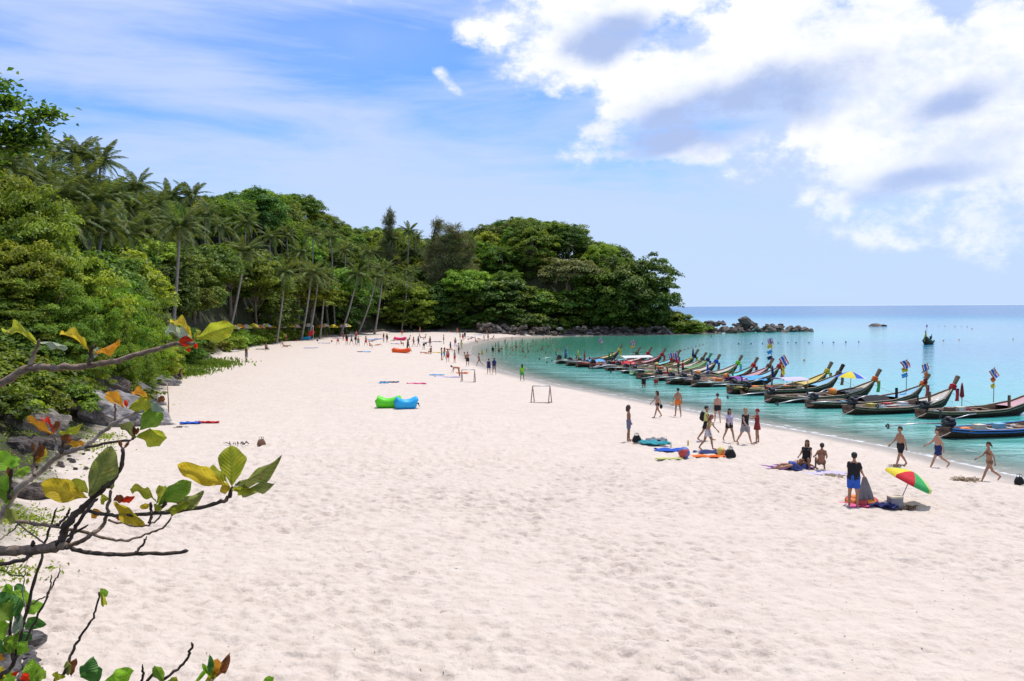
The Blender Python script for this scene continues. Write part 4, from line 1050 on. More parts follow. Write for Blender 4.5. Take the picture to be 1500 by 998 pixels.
BO = [ # stern pixel, description and fittings, nearest first
    (1383, 642, 'dark longtail boat with blue rail, moored closest to the strolling couple', WOOD_D, 'blue', 'blue', 'sky', None, ('red', 'white', 'blue'), [crate('sky', 3.5), crate('cream', 2.2)]),
    (1349, 613, 'longtail boat with pink-tinged bow and furled parasol amidships', WOOD_D, 'cream', 'cream', 'pink', None, ('red', 'blue', 'white'), [mooring_pole('brown'), flagged(5.9, 2.6, ('orange', 'yellow')), furled('maroon', 3.6, 2.4), crate('cream', 3.0), crate('brown', 2.2)]),
    (1243, 607, 'longtail boat carrying yellow and red crates and a red-ribboned prow', WOOD_D, 'brown', 'cream', 'cream', None, ('red', 'navy', 'red'), [mooring_pole('brown'), flagged(7.0, 2.7, ('orange', 'maroon')), crate('yellow', 1.9), crate('red', 3.3), crate('white', 4.6)]),
    (1187, 598, 'longtail boat with blue foredeck and tall mast of yellow and blue pennants', WOOD_D, 'white', 'cream', 'sky', None, ('orange', 'blue', 'red'), [mooring_pole('black'), flagged(7.9, 2.9, ('yellow', 'sky'), .7), cover('black', 3.5, 5.6)]),
    (1126, 590, 'longtail boat with orange buoy hanging at its stern quarter', WOOD_D, 'sky', 'white', 'cream', None, ('orange', 'yellow', 'green'), [crate('white', 3.6), lambda o: part('buoy', MB().ball((4.9, -.6, .85), .30, 12, 8).mesh('buoy'), C['orange'], o)]),
    (1090, 579, 'longtail boat with pale lilac awning and a dark weathered prow', WOOD_D, 'white', 'white', 'sky', WOOD_D, ('brown', 'black', 'brown'), [awning('lilac', 3.2, 5.4, 1.35), crate('red', 2.4)]),
    (1070, 577, 'yellow-decked longtail boat flying a Thai flag over a yellow banner', WOOD_D, 'yellow', 'lemon' if 'lemon' in C else 'yellow', 'yellow', None, ('yellow', 'green', 'brown'), [flagged(5.1, 2.4, ('yellow', 'yellow'), .95), furled('navy', 4.2, 2.3), lambda o: thai_flag(o, 3.6, -.2, .5, 4.3, .55, 2.0, ('yellow', 'sky', 'navy'))]),
    (1017, 567, 'longtail boat with blue and purple tarpaulin over its fore half and red ribbons', WOOD_D, 'black', 'turq', 'sky', None, ('red', 'green', 'red'), [cover('sky', 5.0, 7.0), cover('purple', 3.9, 4.9), crate('orange', 2.6)]),
    (998, 564, 'pink-railed longtail boat with plain brown prow', WOOD_D, 'pink', 'pink', 'pink', None, ('brown', 'maroon', 'brown'), [lambda o: part('buoy', MB().ball((4.2, -.5, .85), .26, 12, 8).mesh('buoy'), C['orange'], o), crate('yellow', 5.4)]),
    (980, 563, 'longtail boat with red ribbons and dark tassel at its turquoise bow', WOOD_D, 'turq', 'cream', 'turq', None, ('red', 'maroon', 'black'), [mooring_pole('green'), furled('blue', 4.4, 2.0)]),
    (962, 558, 'low longtail boat with lime and yellow ribbons', WOOD_D, 'yellow', 'cream', 'cream', None, ('lime', 'yellow', 'sky'), [lambda o: part('buoy', MB().ball((4.2, -.5, .8), .26, 12, 8).mesh('buoy'), C['orange'], o)]),
    (936, 555, 'pale-decked longtail boat flying a Thai flag amidships', WOOD_D, 'white', 'white', 'white', None, ('blue', 'black', 'brown'), [flagged(4.6, 2.0, ('red',), .8), crate('red', 3.1)]),
    (926, 550, 'green-hulled longtail boat with green painted prow', C['green'], 'yellow', 'yellow', 'green', C['green'], ('navy', 'red', 'blue'), [furled('navy', 7.6, 3.2), flagged(4.9, 1.9, ('red',), .8)]),
    (914, 547, 'longtail boat with pale bow and dark tassel beside the green-hulled boat', WOOD_D, 'cream', 'white', 'white', None, ('brown', 'black', 'brown'), [crate('red', 4.2)]),
    (903, 544, 'longtail boat with yellow trim and dark stubby prow', WOOD_D, 'yellow', 'yellow', 'cream', None, ('black', 'brown', 'yellow'), [lambda o: part('buoy', MB().ball((4.4, -.5, .8), .24, 12, 8).mesh('buoy'), C['yellow'], o)]),
    (890, 543, 'longtail boat under a long flat white awning', WOOD_D, 'white', 'white', 'turq', None, ('black', 'brown', 'blue'), [awning('white', 1.6, 5.4, 1.75)]),
    (866, 540, 'longtail boat draped with a red tarpaulin', WOOD_D, 'red', 'red', 'pink', None, ('red', 'maroon', 'red'), [cover('red', 2.8, 5.2), flagged(5.5, 2.8, ('yellow',), .7)]),
    (846, 538, 'longtail boat with red gunwales next to the one under red tarpaulin', WOOD_D, 'red', 'red', 'cream', None, ('red', 'red', 'brown'), [crate('yellow', 3.0)]),
    (832, 536, 'longtail boat with blue and white covered load', WOOD_D, 'cream', 'cream', 'turq', None, ('brown', 'green', 'yellow'), [cover('sky', 2.5, 4.5), furled('green', 5.6, 2.2), furled('yellow', 1.5, 2.2)]),
    (817, 533, 'longtail boat at the far end of the row, its stern toward the bathers', WOOD_D, 'white', 'cream', 'yellow', None, ('yellow', 'red', 'yellow'), [furled('blue', 1.4, 2.2), flagged(6.5, 2.6, (), .7)]),
]
BOATS = []
for k, (px, py, lab, hu, st, ra, de, po, ri, it) in enumerate(BO):
    BOATS.append(boat(px, py, lab, hu, st, ra, de, po, ri, L=1.0 if px > 1000 else .97, group=G, inner_items=it))
lone = pz(1357, 505, 0)
bt = boat(1357, 505, 'lone longtail boat under way in open water beyond the moored row', WOOD_D, 'green', 'green', 'green', None, ('yellow', 'red', 'green'), heading=math.radians(-119), inner_items=[lambda o: thai_flag(o, 7.4, 0, 1.0, 2.6, .7, 1.0)])
bt.location = (lone.x + 4.2, lone.y + 7.0, 0)
bt.scale = (1.05, 1.15, 1.15)

# floats of the swimming lines
FL = MB().ball((0, 0, .05), (.17, .17, .15), 10, 6).mesh('swim_float')
def fl(px, py, c, lab, grp):
    q = pz(px, py, 0); tag(part('swim_float', FL, C[c], None, q, (0, 0, random.random() * 6), random.uniform(.8, 1.1)), lab, 'float', grp)
for i in range(8): fl(992 + 38 * i / 7, 515.5 - 10.5 * i / 7, 'brown', 'dark float in the slanting swim line behind the moored prows', 'floats of the slanting swim line')
for px, py in [(1082, 504), (1100, 504), (1117, 503.5), (1140, 503), (1154, 502.5), (1166, 502.5), (1185, 502), (1205, 502), (1221, 502), (1239, 501.5), (1258, 501)]: fl(px, py, 'black', 'small black float in the straight swim line across the open water', 'floats of the straight swim line')
for px, py in [(1375, 478), (1384, 478), (1399, 478.5), (1408, 479), (1417, 479), (1424, 482)]: fl(px, py, 'maroon' if 'maroon' in C else 'red', 'tiny reddish float far out beyond the lone boat', 'floats far out')
for px, py in [(1405, 498), (1484, 497), (1382, 499), (1130, 528), (1178, 528)]: fl(px, py, 'orange', 'single orange mooring float on the open water', 'loose mooring floats')
# ------------------------------------------------------------------ people
SKIN = [mat('skin_%d' % i, c, .55, .10, 20, spec=.3) for i, c in enumerate([(.46, .25, .16), (.36, .18, .105), (.27, .125, .07), (.52, .30, .21)])]
HAIR = {n: mat('hair_' + n, c, .6, .3, 30) for n, c in dict(black=(.012, .010, .009), brown=(.06, .032, .018), dark=(.03, .018, .012), red=(.20, .06, .03), fair=(.28, .18, .08)).items()}
DARK = mat('eye_dark', (.02, .014, .012), .3)
LIP = mat('lip', (.35, .10, .09), .5)
_tmp_col = bpy.data.collections.new('tmp')
def remesh(mb, voxel, name, smooth_it=3):
    me = bpy.data.meshes.new(name); me.from_pydata(mb.v, [], mb.f)
    o = bpy.data.objects.new('tmp', me); COL.objects.link(o)
    r = o.modifiers.new('r', 'REMESH'); r.mode = 'VOXEL'; r.voxel_size = voxel; r.use_smooth_shade = True
    s = o.modifiers.new('s', 'SMOOTH'); s.factor = .5; s.iterations = smooth_it
    dg = bpy.context.evaluated_depsgraph_get(); out = bpy.data.meshes.new_from_object(o.evaluated_get(dg))
    out.name = name
    bpy.data.objects.remove(o); bpy.data.meshes.remove(me)
    out.materials.clear(); out.materials.append(None)
    return out
def cap(mb, p, q, r1, r2, n=10):
    p, q = Vector(p), Vector(q)
    mb.ball(p, r1, n, 6); mb.ball(q, r2, n, 6)
    if (q - p).length > 1e-4: mb.tube([p, q], [r1, r2], n)

def skeleton(lean=0, head=0, hips=((0, 0), (0, 0)), arms=((8, 8, 10), (-6, 8, 15)), spread=5, lie=False, twist=0):
    """facing +X, Y left; hips: (flex, knee) left/right; arms: (swing, abduct, elbow); degrees"""
    R = math.radians; J = {}
    J['pel'] = Vector((0, 0, 0)); t = R(lean)
    up = Vector((math.sin(t), 0, math.cos(t))); fw = Vector((math.cos(t), 0, -math.sin(t)))
    J['waist'] = up * .14; J['chest'] = up * .36; J['neck'] = up * .53; hd = R(lean * .7 + head)
    if lie: hd = R(lean + head)
    hu = Vector((math.sin(hd), 0, math.cos(hd))); J['head'] = J['neck'] + hu * .20; J['hu'] = hu; J['fw'] = Vector((math.cos(hd), 0, -math.sin(hd))); J['up'] = up; J['tfw'] = fw
    for i, sd in enumerate((1, -1)):
        n = 'LR'[i]; a, k = hips[i]; sp = R(spread) * sd
        h = Vector((0, .092 * sd, -.06)); d = Vector((math.sin(R(a)), math.sin(sp), -math.cos(R(a)))).normalized(); kn = h + d * .43
        d2 = Vector((math.sin(R(a - k)), math.sin(sp * .4), -math.cos(R(a - k)))).normalized(); an = kn + d2 * .41
        f = Vector((math.cos(R(a - k)), .12 * sd, math.sin(R(a - k))))
        if k < 25 and abs(a) < 40: f = Vector((1, .15 * sd, -.06 if a - k > -15 else -.6))
        J['hip' + n], J['knee' + n], J['ank' + n], J['toe' + n] = h, kn, an, an + f.normalized() * .17 + Vector((0, 0, -.035))
        sw, ab, el = arms[i]; sh = J['chest'] + up * .125 + Vector((0, .175 * sd, 0))
        d = Vector((math.sin(R(sw)) * math.cos(R(ab)), math.sin(R(ab)) * sd, -math.cos(R(sw)) * math.cos(R(ab)))); e = sh + d * .29
        d2 = Vector((math.sin(R(sw + el)) * math.cos(R(ab * .5)), math.sin(R(ab * .5)) * sd, -math.cos(R(sw + el)) * math.cos(R(ab * .5)))).normalized(); w = e + d2 * .25
        J['sho' + n], J['elb' + n], J['wri' + n], J['hd' + n] = sh, e, w, d2
    return J
def lowest(J, sit=False):
    z = min(min(J['ank' + n].z - .075, J['toe' + n].z - .035, J['knee' + n].z - .055, J['wri' + n].z - .04) for n in 'LR')
    return min(z, J['pel'].z - .15, J['chest'].z - .11)
def body_mb(J, fat=1.0, fem=False):
    mb = MB(); sd = {'L': 1, 'R': -1}; up = J['up']
    Y = Vector((0, 1, 0)); sw = .92 if fem else 1.0
    for n in 'LR':
        s = sd[n]
        pl = J['pel'] + Y * (.080 * s); wa = J['waist'] + Y * (.055 * s * fat * (.9 if fem else 1)); ch = J['chest'] + Y * (.082 * s * sw)
        cap(mb, pl, wa, .112 * fat * (1.06 if fem else 1), .092 * fat); cap(mb, wa, ch, .092 * fat, .105 * fat ** .5 * sw)
        so = J['sho' + n] - Y * (.02 * s) ; cap(mb, ch, so, .10 * sw, .062 * sw); cap(mb, J['neck'] + up * .02, so, .05, .05)
        cap(mb, so, J['elb' + n], .054 * sw, .041 * sw); cap(mb, J['elb' + n], J['wri' + n], .041 * sw, .027)
        cap(mb, J['hip' + n], J['knee' + n], .092 * fat ** .6, .056); mid = J['knee' + n].lerp(J['ank' + n], .32) - J['tfw'] * .012
        cap(mb, J['knee' + n], mid, .055, .056); cap(mb, mid, J['ank' + n], .056, .036); cap(mb, J['ank' + n] + Vector((0, 0, -.03)), J['toe' + n], .042, .030)
        w = J['wri' + n]; h = J['hd' + n]; cap(mb, w, w + h * .075, .028, .034)
    cap(mb, J['pel'], J['waist'], .11 * fat, .095 * fat); cap(mb, J['waist'], J['chest'], .095 * fat, .10)
    cap(mb, J['chest'] + up * .10, J['neck'] + up * .06, .07, .052); cap(mb, J['neck'], J['head'] - J['hu'] * .06, .052, .05)
    if fem:
        for s in (1, -1): mb.ball(J['chest'] + up * .02 + J['tfw'] * .085 + Y * (.075 * s), .058, 8, 6)
    H = J['head']; F = J['fw']; U = J['hu']
    mb.ball(H + U * .035 - F * .008, .098, 12, 8); cap(mb, H + F * .02, H + F * .035 - U * .075, .078, .045); cap(mb, H + F * .095 + U * .012, H + F * .108 - U * .022, .012, .017, 6)
    for s in (1, -1): mb.ball(H + Vector((0, .088 * s, 0)) - F * .005, (.02, .014, .03), 6, 5)
    return mb
def fingers(J, me):
    mb = MB()
    for n, s in (('L', 1), ('R', -1)):
        w = J['wri' + n]; d = J['hd' + n]; pf = Vector((0, -s, 0)); a = d.cross(pf).normalized() * s
        if a.dot(Vector((1, 0, 0))) < 0: a = -a
        for k, (o, L) in enumerate([(.026, .075), (.009, .085), (-.009, .078), (-.026, .06)]):
            b = w + d * .085 + a * o; m = b + d * L * .55 + pf * .01; e = m + d * L * .38 + pf * .026; mb.tube([b, m, e], [.009, .0085, .007], 6)
        b = w + d * .03 + a * .03; mb.tube([b, b + d * .035 + a * .025, b + d * .065 + a * .028 + pf * .012], [.011, .010, .008], 6)
    bm = bmesh.new(); bm.from_mesh(me); vs = [bm.verts.new(v) for v in mb.v]
    for f in mb.f:
        try: bm.faces.new([vs[i] for i in f]).smooth = True
        except ValueError: pass
    bm.to_mesh(me); bm.free()
def shorts_mb(J, k=.55, fat=1.0, extra=.016):
    mb = MB(); Y = Vector((0, 1, 0))
    for n, s in (('L', 1), ('R', -1)):
        pl = J['pel'] + Y * (.080 * s); cap(mb, pl + J['up'] * .05, J['hip' + n], .112 * fat + extra * .7, .10 * fat ** .6 + extra)
        cap(mb, J['pel'] + J['up'] * .05, J['pel'] - J['up'] * .06, .118 * fat + extra, .10 * fat + extra)
        p = J['hip' + n].lerp(J['knee' + n], k); mb.tube([J['hip' + n], p], [.10 * fat ** .6 + extra, .078 + extra * 1.6], 12); mb.ball(J['hip' + n], .10 * fat ** .6 + extra, 12, 7)
    return mb
def brief_mb(J, fat=1.0):
    mb = MB(); Y = Vector((0, 1, 0))
    for n, s in (('L', 1), ('R', -1)): cap(mb, J['pel'] + Y * (.082 * s) - J['up'] * .0, J['hip' + n] + J['up'] * .0, .122 * fat, .104)
    return mb
def top_mb(J, sleeve=.55, fat=1.0, fem=False, bottom=.0, e=.016):
    mb = MB(); Y = Vector((0, 1, 0)); up = J['up']
    for n, s in (('L', 1), ('R', -1)):
        ch = J['chest'] + Y * (.082 * s); wa = J['waist'] + Y * (.058 * s * fat); so = J['sho' + n] - Y * (.02 * s)
        pl = J['pel'] + Y * (.075 * s) + up * (.03 - bottom)
        cap(mb, pl, wa, .112 * fat + e, .10 * fat + e); cap(mb, wa, ch, .10 * fat + e, .106 + e); cap(mb, ch, so, .10 + e, .062 + e)
        cap(mb, J['pel'] + up * (.03 - bottom), J['waist'], .115 * fat + e, .102 * fat + e); cap(mb, J['waist'], J['chest'] + up * .06, .102 * fat + e, .105 + e); cap(mb, J['chest'] + up * .06, J['neck'] - up * .045, .10 + e, .06 + e)
        if sleeve: mb.tube([so, so.lerp(J['elb' + n], sleeve)], [.06 + e, .056 + e], 10)
    if fem:
        for s in (1, -1): mb.ball(J['chest'] + up * .02 + J['tfw'] * .085 + Y * (.075 * s), .06 + e, 8, 6)
    return mb
def band_mb(J):
    mb = MB(); Y = Vector((0, 1, 0)); up = J['up']
    for s in (1, -1):
        cap(mb, J['chest'] + Y * (.085 * s), J['chest'] + Y * (.085 * s) + up * .02, .105, .105); mb.ball(J['chest'] + up * .02 + J['tfw'] * .087 + Y * (.075 * s), .064, 8, 6)
    return mb
def skirt_mb(J, L=.34, flare=.22):
    v = []; f = []; n = 18; c0 = J['pel'] + J['up'] * .10
    base = (J['kneeL'] + J['kneeR']) * .5; dn = (base - J['pel']).normalized()
    for i in range(6):
        t = i / 5
        for k in range(n):
            a = 2 * math.pi * k / n; r = .15 + (flare - .15) * t + .012 * math.sin(a * 6) * t
            v.append(c0 + dn * (L * t) + Vector((math.cos(a) * r * .85, math.sin(a) * r * 1.12, 0)))
        if i:
            for k in range(n): b = (i - 1) * n; f.append([b + k, b + (k + 1) % n, b + n + (k + 1) % n, b + n + k])
    mb = MB(); mb.add(v, f); mb.add([p * 1.0 + Vector((0, 0, .004)) for p in v], [q[::-1] for q in f]); return mb
def hair_mb(J, kind='short'):
    mb = MB(); H = J['head']; F = J['fw']; U = J['hu']; Y = Vector((0, 1, 0))
    mb.ball(H + U * .055 - F * .018, .103, 12, 8); mb.ball(H + U * .02 - F * .05, .085, 10, 7)
    if kind == 'long':
        cap(mb, H - F * .06, H - F * .09 - U * .26, .08, .06); cap(mb, H - F * .03 + Y * .06, H - F * .03 + Y * .08 - U * .2, .045, .035); cap(mb, H - F * .03 - Y * .06, H - F * .03 - Y * .08 - U * .2, .045, .035)
    if kind == 'curly':
        for k in range(16):
            a = k * 2.4; mb.ball(H + U * (.08 * math.cos(k * .7)) - F * (.03 + .04 * math.sin(a)) + Y * (.09 * math.cos(a)), .065, 8, 5)
        cap(mb, H - F * .05, H - F * .06 - U * .12, .11, .10)
    if kind == 'bun': mb.ball(H - F * .10 + U * .06, .05, 8, 6)
    if kind == 'tail': cap(mb, H - F * .10 + U * .03, H - F * .16 - U * .1, .035, .025)
    if kind == 'cap': mb.box(H + F * .12 + U * .065, (.14, .15, .012))
    return mb

POSE = dict(
    stand=dict(hips=((3, 2), (-3, 3))), walk=dict(lean=4, hips=((24, 6), (-20, 16)), arms=((-22, 8, 12), (24, 8, 22))), stride=dict(lean=5, hips=((30, 8), (-26, 30)), arms=((-28, 9, 20), (30, 9, 28))),
    rear=dict(hips=((6, 4), (-8, 8)), arms=((10, 14, 35), (-4, 12, 20))), bend=dict(lean=82, head=10, hips=((-8, 2), (-4, 4)), arms=((8, 6, 8), (20, 8, 8))), sit=dict(lean=-12, hips=((112, 122), (104, 115)), arms=((40, 12, 30), (30, 14, 40)), spread=10),
    sitlong=dict(lean=-22, hips=((86, 12), (92, 28)), arms=((-32, 14, 6), (-30, 14, 6)), spread=8), lie=dict(lean=-84, head=0, hips=((90, 2), (96, 30)), arms=((-70, 25, 10), (-80, 30, 12)), spread=8, lie=True), wave=dict(hips=((4, 4), (-4, 4)), arms=((62, 70, 40), (-5, 12, 12))),
    hold=dict(lean=6, hips=((4, 3), (-4, 4)), arms=((28, 8, 40), (20, 10, 30))), point=dict(hips=((3, 2), (-3, 3)), arms=((60, 10, 55), (75, 25, 20))), step=dict(lean=16, head=8, hips=((26, 18), (-16, 22)), arms=((28, 16, 12), (-8, 12, 30)), spread=4))
_cache = {}
def person(px, py, pose, face, label, skin=0, sex='m', wear=(), hair=('short', 'dark'), height=1.74, fat=1.0, near=True, group=None, at=None, lift=0.0, name='person'):
    """face: heading in degrees, 0 = towards +X (the sea), 90 = away from the viewpoint"""
    key = (pose, sex, fat, near); fem = sex == 'f'; vox = .018 if near else .034
    if key not in _cache:
        J = skeleton(**POSE[pose]); J['low'] = lowest(J)
        b = remesh(body_mb(J, fat, fem), vox, 'body')
        if near: fingers(J, b)
        _cache[key] = (J, b, {})
    J, body, cl = _cache[key]
    p = at or ground(px, py)
    s = height / 1.74
    z = p.z + lift
    o = thing(name, label, 'person', (p.x, p.y, z - J['low'] * s - .015), math.radians(face), group, s)
    part('body', body, SKIN[skin], o)
    for w, c in wear:
        if w not in cl:
            m = {'shorts': lambda: shorts_mb(J, .62, fat), 'trunks': lambda: shorts_mb(J, .34, fat), 'trousers': lambda: shorts_mb(J, .97, fat), 'briefs': lambda: brief_mb(J, fat), 'shirt': lambda: top_mb(J, .6, fat, fem), 'vest': lambda: top_mb(J, 0, fat, fem), 'bikini_top': lambda: band_mb(J), 'skirt': lambda: skirt_mb(J), 'dress': lambda: top_mb(J, 0, fat, fem)}[w]()
            cl[w] = m.mesh('skirt') if w == 'skirt' else remesh(m, vox, w, 2)
        part(w, cl[w], CL[c], o)
    hk = 'hair_' + hair[0]
    if hk not in cl: cl[hk] = remesh(hair_mb(J, hair[0]), vox * .9, 'hair', 1)
    part('hair', cl[hk], HAIR[hair[1]] if hair[1] in HAIR else CL[hair[1]], o)
    if near:
        H, F, U = J['head'], J['fw'], J['hu']
        if 'face' not in cl:
            e = []
            for sd in (1, -1): e.append(MB().ball(H + F * .082 + U * .03 + Vector((0, .034 * sd, 0)), .012, 8, 5).mesh('eye'))
            m = MB().tube([H + F * .085 - U * .055 + Vector((0, k * .009, 0)) for k in (-2.4, 0, 2.4)], .008, 6).mesh('mouth'); cl['face'] = (e, m)
        for m in cl['face'][0]: part('eye', m, DARK, o)
        part('mouth', cl['face'][1], LIP, o)
    o['_J'] = 0; del o['_J']
    return o, J, s

# --- people on the near sand
person(921, 646, 'stand', -5, 'curly-haired bather in denim-blue shorts standing beside a black bag', 2, 'm', [('shorts', 'denim')], ('curly', 'brown'), 1.72)
o, J, s = person(963, 612, 'walk', 200, 'woman in dark bikini with big curly hair carrying a dark bag', 1, 'f', [('briefs', 'black'), ('bikini_top', 'grey')], ('curly', 'black'), 1.66)
part('carried_bag', MB().ball(J['wriL'] + Vector((0, .05, -.13)), (.12, .08, .16), 10, 7).tube([J['wriL'] + Vector((0, 0, .01)), J['wriL'] + Vector((0, .05, -.06))], .015, 6).mesh('carried_bag'), CL['black'], o)
o, J, s = person(993, 611, 'rear', 100, 'man in bright orange swim shorts carrying a straw bag along the waterline', 1, 'm', [('trunks', 'orange')], ('short', 'black'), 1.76)
part('straw_bag', MB().box(J['wriL'] + Vector((0, .02, -.22)), (.30, .12, .24)).tube([J['wriL'] + Vector((-.1, .02, -.1)), J['wriL'], J['wriL'] + Vector((.1, .02, -.1))], .012, 6).mesh('straw_bag'), CL['cream'], o)
o, J, s = person(1034, 646, 'walk', -20, 'person with large black backpack and black shorts walking behind the woman in white skirt', 1, 'm', [('shorts', 'black'), ('vest', 'lemon')], ('bun', 'black'), 1.74)
bp_ = MB(); bp_.ball(J['chest'] - J['tfw'] * .20 - J['up'] * .05, (.13, .17, .27), 12, 8); bp_.ball(J['chest'] - J['tfw'] * .28 - J['up'] * .14, (.07, .12, .12), 10, 6)
bpo = part('backpack', bp_.mesh('backpack'), CL['black'], o)
for sd in (1, -1): part('strap', MB().tube([J['chest'] + Vector((-.12, .1 * sd, .14)), J['chest'] + Vector((.02, .11 * sd, .19)), J['chest'] + Vector((.125, .1 * sd, .05)), J['chest'] + Vector((.05, .13 * sd, -.15))], .018, 6).mesh('strap'), CL['black'], bpo)
person(1036, 659, 'step', -25, 'woman in white skirt and olive bikini top stepping past the towels', 1, 'f', [('skirt', 'white'), ('bikini_top', 'lemon'), ('briefs', 'white')], ('long', 'red'), 1.66)
person(1051, 619, 'walk', 80, 'heavy-set man in black trunks walking away into the shallows', 0, 'm', [('trunks', 'black')], ('short', 'dark'), 1.78, 1.14)
person(1068, 647, 'walk', -75, 'dark-haired woman in loose lilac T-shirt and black shorts', 1, 'f', [('shirt', 'lilac'), ('trunks', 'black')], ('long', 'black'), 1.65, 1.1)
o, J, s = person(1091, 651, 'walk', -60, 'person in black top and dark shorts carrying a striped towel at the hip', 0, 'm', [('vest', 'black'), ('shorts', 'grey')], ('short', 'fair'), 1.78, 1.08)
tw = MB(); 
for k in range(4): tw.box(J['wriL'] + Vector((.03, .02, -.05 - .07 * k)), (.24, .14, .036))
tw2 = MB()
for k in range(4): tw2.box(J['wriL'] + Vector((.03, .02, -.085 - .07 * k)), (.235, .135, .034))
part('towel', tw.mesh('towel', False), CL['white'], o); part('towel_stripe', tw2.mesh('towel_stripe', False), CL['navy'], o)
person(1109, 649, 'point', 160, 'woman in dark red dress with arm stretched out toward her companion', 1, 'f', [('dress', 'maroon'), ('skirt', 'maroon')], ('cap', 'maroon'), 1.68)
person(1160, 688, 'lie', 200, 'person in blue swimwear lying on a towel with knees raised', 1, 'm', [('briefs', 'blue')], ('short', 'dark'), 1.74)
person(1181, 688, 'sit', -120, 'long-haired person in dark clothes sitting beside the one lying down', 2, 'f', [('vest', 'black'), ('trunks', 'black')], ('long', 'dark'), 1.66)
person(1203, 691, 'sit', 80, 'tanned bather with hair in a bun sitting at the edge of the towel, back turned', 2, 'f', [('briefs', 'brown'), ('bikini_top', 'brown')], ('bun', 'black'), 1.64)
MAN, MJ, MS = person(1250, 743, 'hold', 55, 'stout man in black shirt and royal blue shorts holding a grey cloth', 1, 'm', [('shirt', 'black'), ('shorts', 'blue')], ('short', 'black'), 1.76, 1.22)
person(1319, 684, 'walk', 190, 'short-haired man in black shorts strolling past a seaweed clump', 1, 'm', [('shorts', 'black')], ('short', 'dark'), 1.77, 1.04)
person(1374, 686, 'stride', 175, 'bare-chested man in navy shorts striding past the blue-railed boat', 0, 'm', [('shorts', 'navy')], ('short', 'dark'), 1.84, 1.08)
person(1449, 705, 'stride', 175, 'slim woman in brown bikini walking along the wet sand', 1, 'f', [('briefs', 'brown'), ('bikini_top', 'brown')], ('tail', 'dark'), 1.68)
person(265, 556, 'bend', 175, 'man in white vest and black shorts bending over a dark bag by the rocks', 1, 'm', [('vest', 'white'), ('shorts', 'black')], ('short', 'black'), 1.72)
person(361, 529, 'stand', 60, 'person in olive top and dark trousers standing alone on the open sand', 2, 'm', [('shirt', 'brown'), ('trousers', 'grey')], ('short', 'black'), 1.72, near=False)
person(765, 559, 'walk', 95, 'person in bright lime green shirt walking toward the bathers', 2, 'f', [('shirt', 'lime'), ('skirt', 'green')], ('long', 'dark'), 1.68, near=False)
person(716, 548, 'stand', 100, 'person in dark dress beside the one carrying a navy backpack', 1, 'f', [('dress', 'navy'), ('skirt', 'navy')], ('short', 'dark'), 1.62, near=False)
o, J, s = person(724, 549, 'walk', 95, 'walker with a big navy backpack and dark shorts', 1, 'm', [('shirt', 'black'), ('shorts', 'grey')], ('short', 'dark'), 1.78, near=False)
part('backpack', MB().ball(J['chest'] - J['tfw'] * .2, (.15, .19, .32), 12, 8).mesh('backpack'), CL['navy'], o)
person(702, 536, 'stride', 170, 'slim tanned bather striding through the edge of the water', 2, 'f', [('briefs', 'brown'), ('bikini_top', 'brown')], ('tail', 'dark'), 1.66, near=False)
person(685, 537, 'wave', -90, 'bare-chested man in black shorts with one arm raised at the waterline', 1, 'm', [('shorts', 'black')], ('short', 'dark'), 1.76, near=False)
person(672, 553, 'bend', 190, 'bather bent over double beside the small goal frame', 1, 'm', [('briefs', 'orange')], ('short', 'dark'), 1.72, near=False)
FAR = [(647, 528, 'stand', 'teal', 'shorts'), (651, 527, 'walk', 'sky', 'shorts'), (656, 531, 'stand', 'red', 'shorts'), (666, 532, 'stand', 'grey', 'shirt'), (672, 519, 'stand', 'black', 'shorts'), (676, 512, 'walk', 'lemon', 'dress'), (674, 498, 'stand', 'teal', 'shirt'), (678, 500, 'stand', 'red', 'trunks'),
       (681, 497, 'stand', 'black', 'shirt'), (709, 500, 'stand', 'brown', 'trunks'), (715, 499, 'stand', 'black', 'shorts'), (713, 493, 'walk', 'black', 'briefs'), (670, 490, 'walk', 'orange', 'trunks'), (589, 492, 'stand', 'red', 'shorts'), (615, 488, 'walk', 'orange', 'trunks'), (606, 508, 'walk', 'brown', 'trunks'), (613, 508, 'walk', 'black', 'shirt'),
       (621, 512, 'bend', 'black', 'shirt'), (630, 508, 'stand', 'brown', 'trunks'), (757, 492, 'stand', 'brown', 'trunks'), (503, 499, 'stand', 'maroon', 'dress'), (508, 505, 'stand', 'black', 'shirt'), (515, 505, 'walk', 'grey', 'shirt'), (521, 506, 'walk', 'black', 'shirt'), (525, 507, 'stride', 'teal', 'shorts'), (536, 507, 'walk', 'red', 'shorts'),
       (562, 502, 'stand', 'maroon', 'shirt'), (567, 503, 'walk', 'black', 'shirt'), (597, 515, 'stand', 'black', 'vest'), (475, 483, 'stand', 'orange', 'trunks'), (522, 486, 'stand', 'orange', 'shirt'), (390, 502, 'stand', 'red', 'trunks'), (419, 501, 'stand', 'maroon', 'trunks'), (650, 504, 'stand', 'black', 'trunks'), (495, 505, 'walk', 'white', 'shirt'), (660, 515, 'walk', 'navy', 'shirt'), (667, 508, 'stand', 'purple', 'trunks'), (598, 512, 'walk', 'navy', 'shorts'), (394, 487, 'stand', 'orange', 'shirt')]
GF = 'people standing about on the far sand'
ADJ = {'stand': 'standing', 'walk': 'walking', 'stride': 'striding', 'bend': 'bent over'}
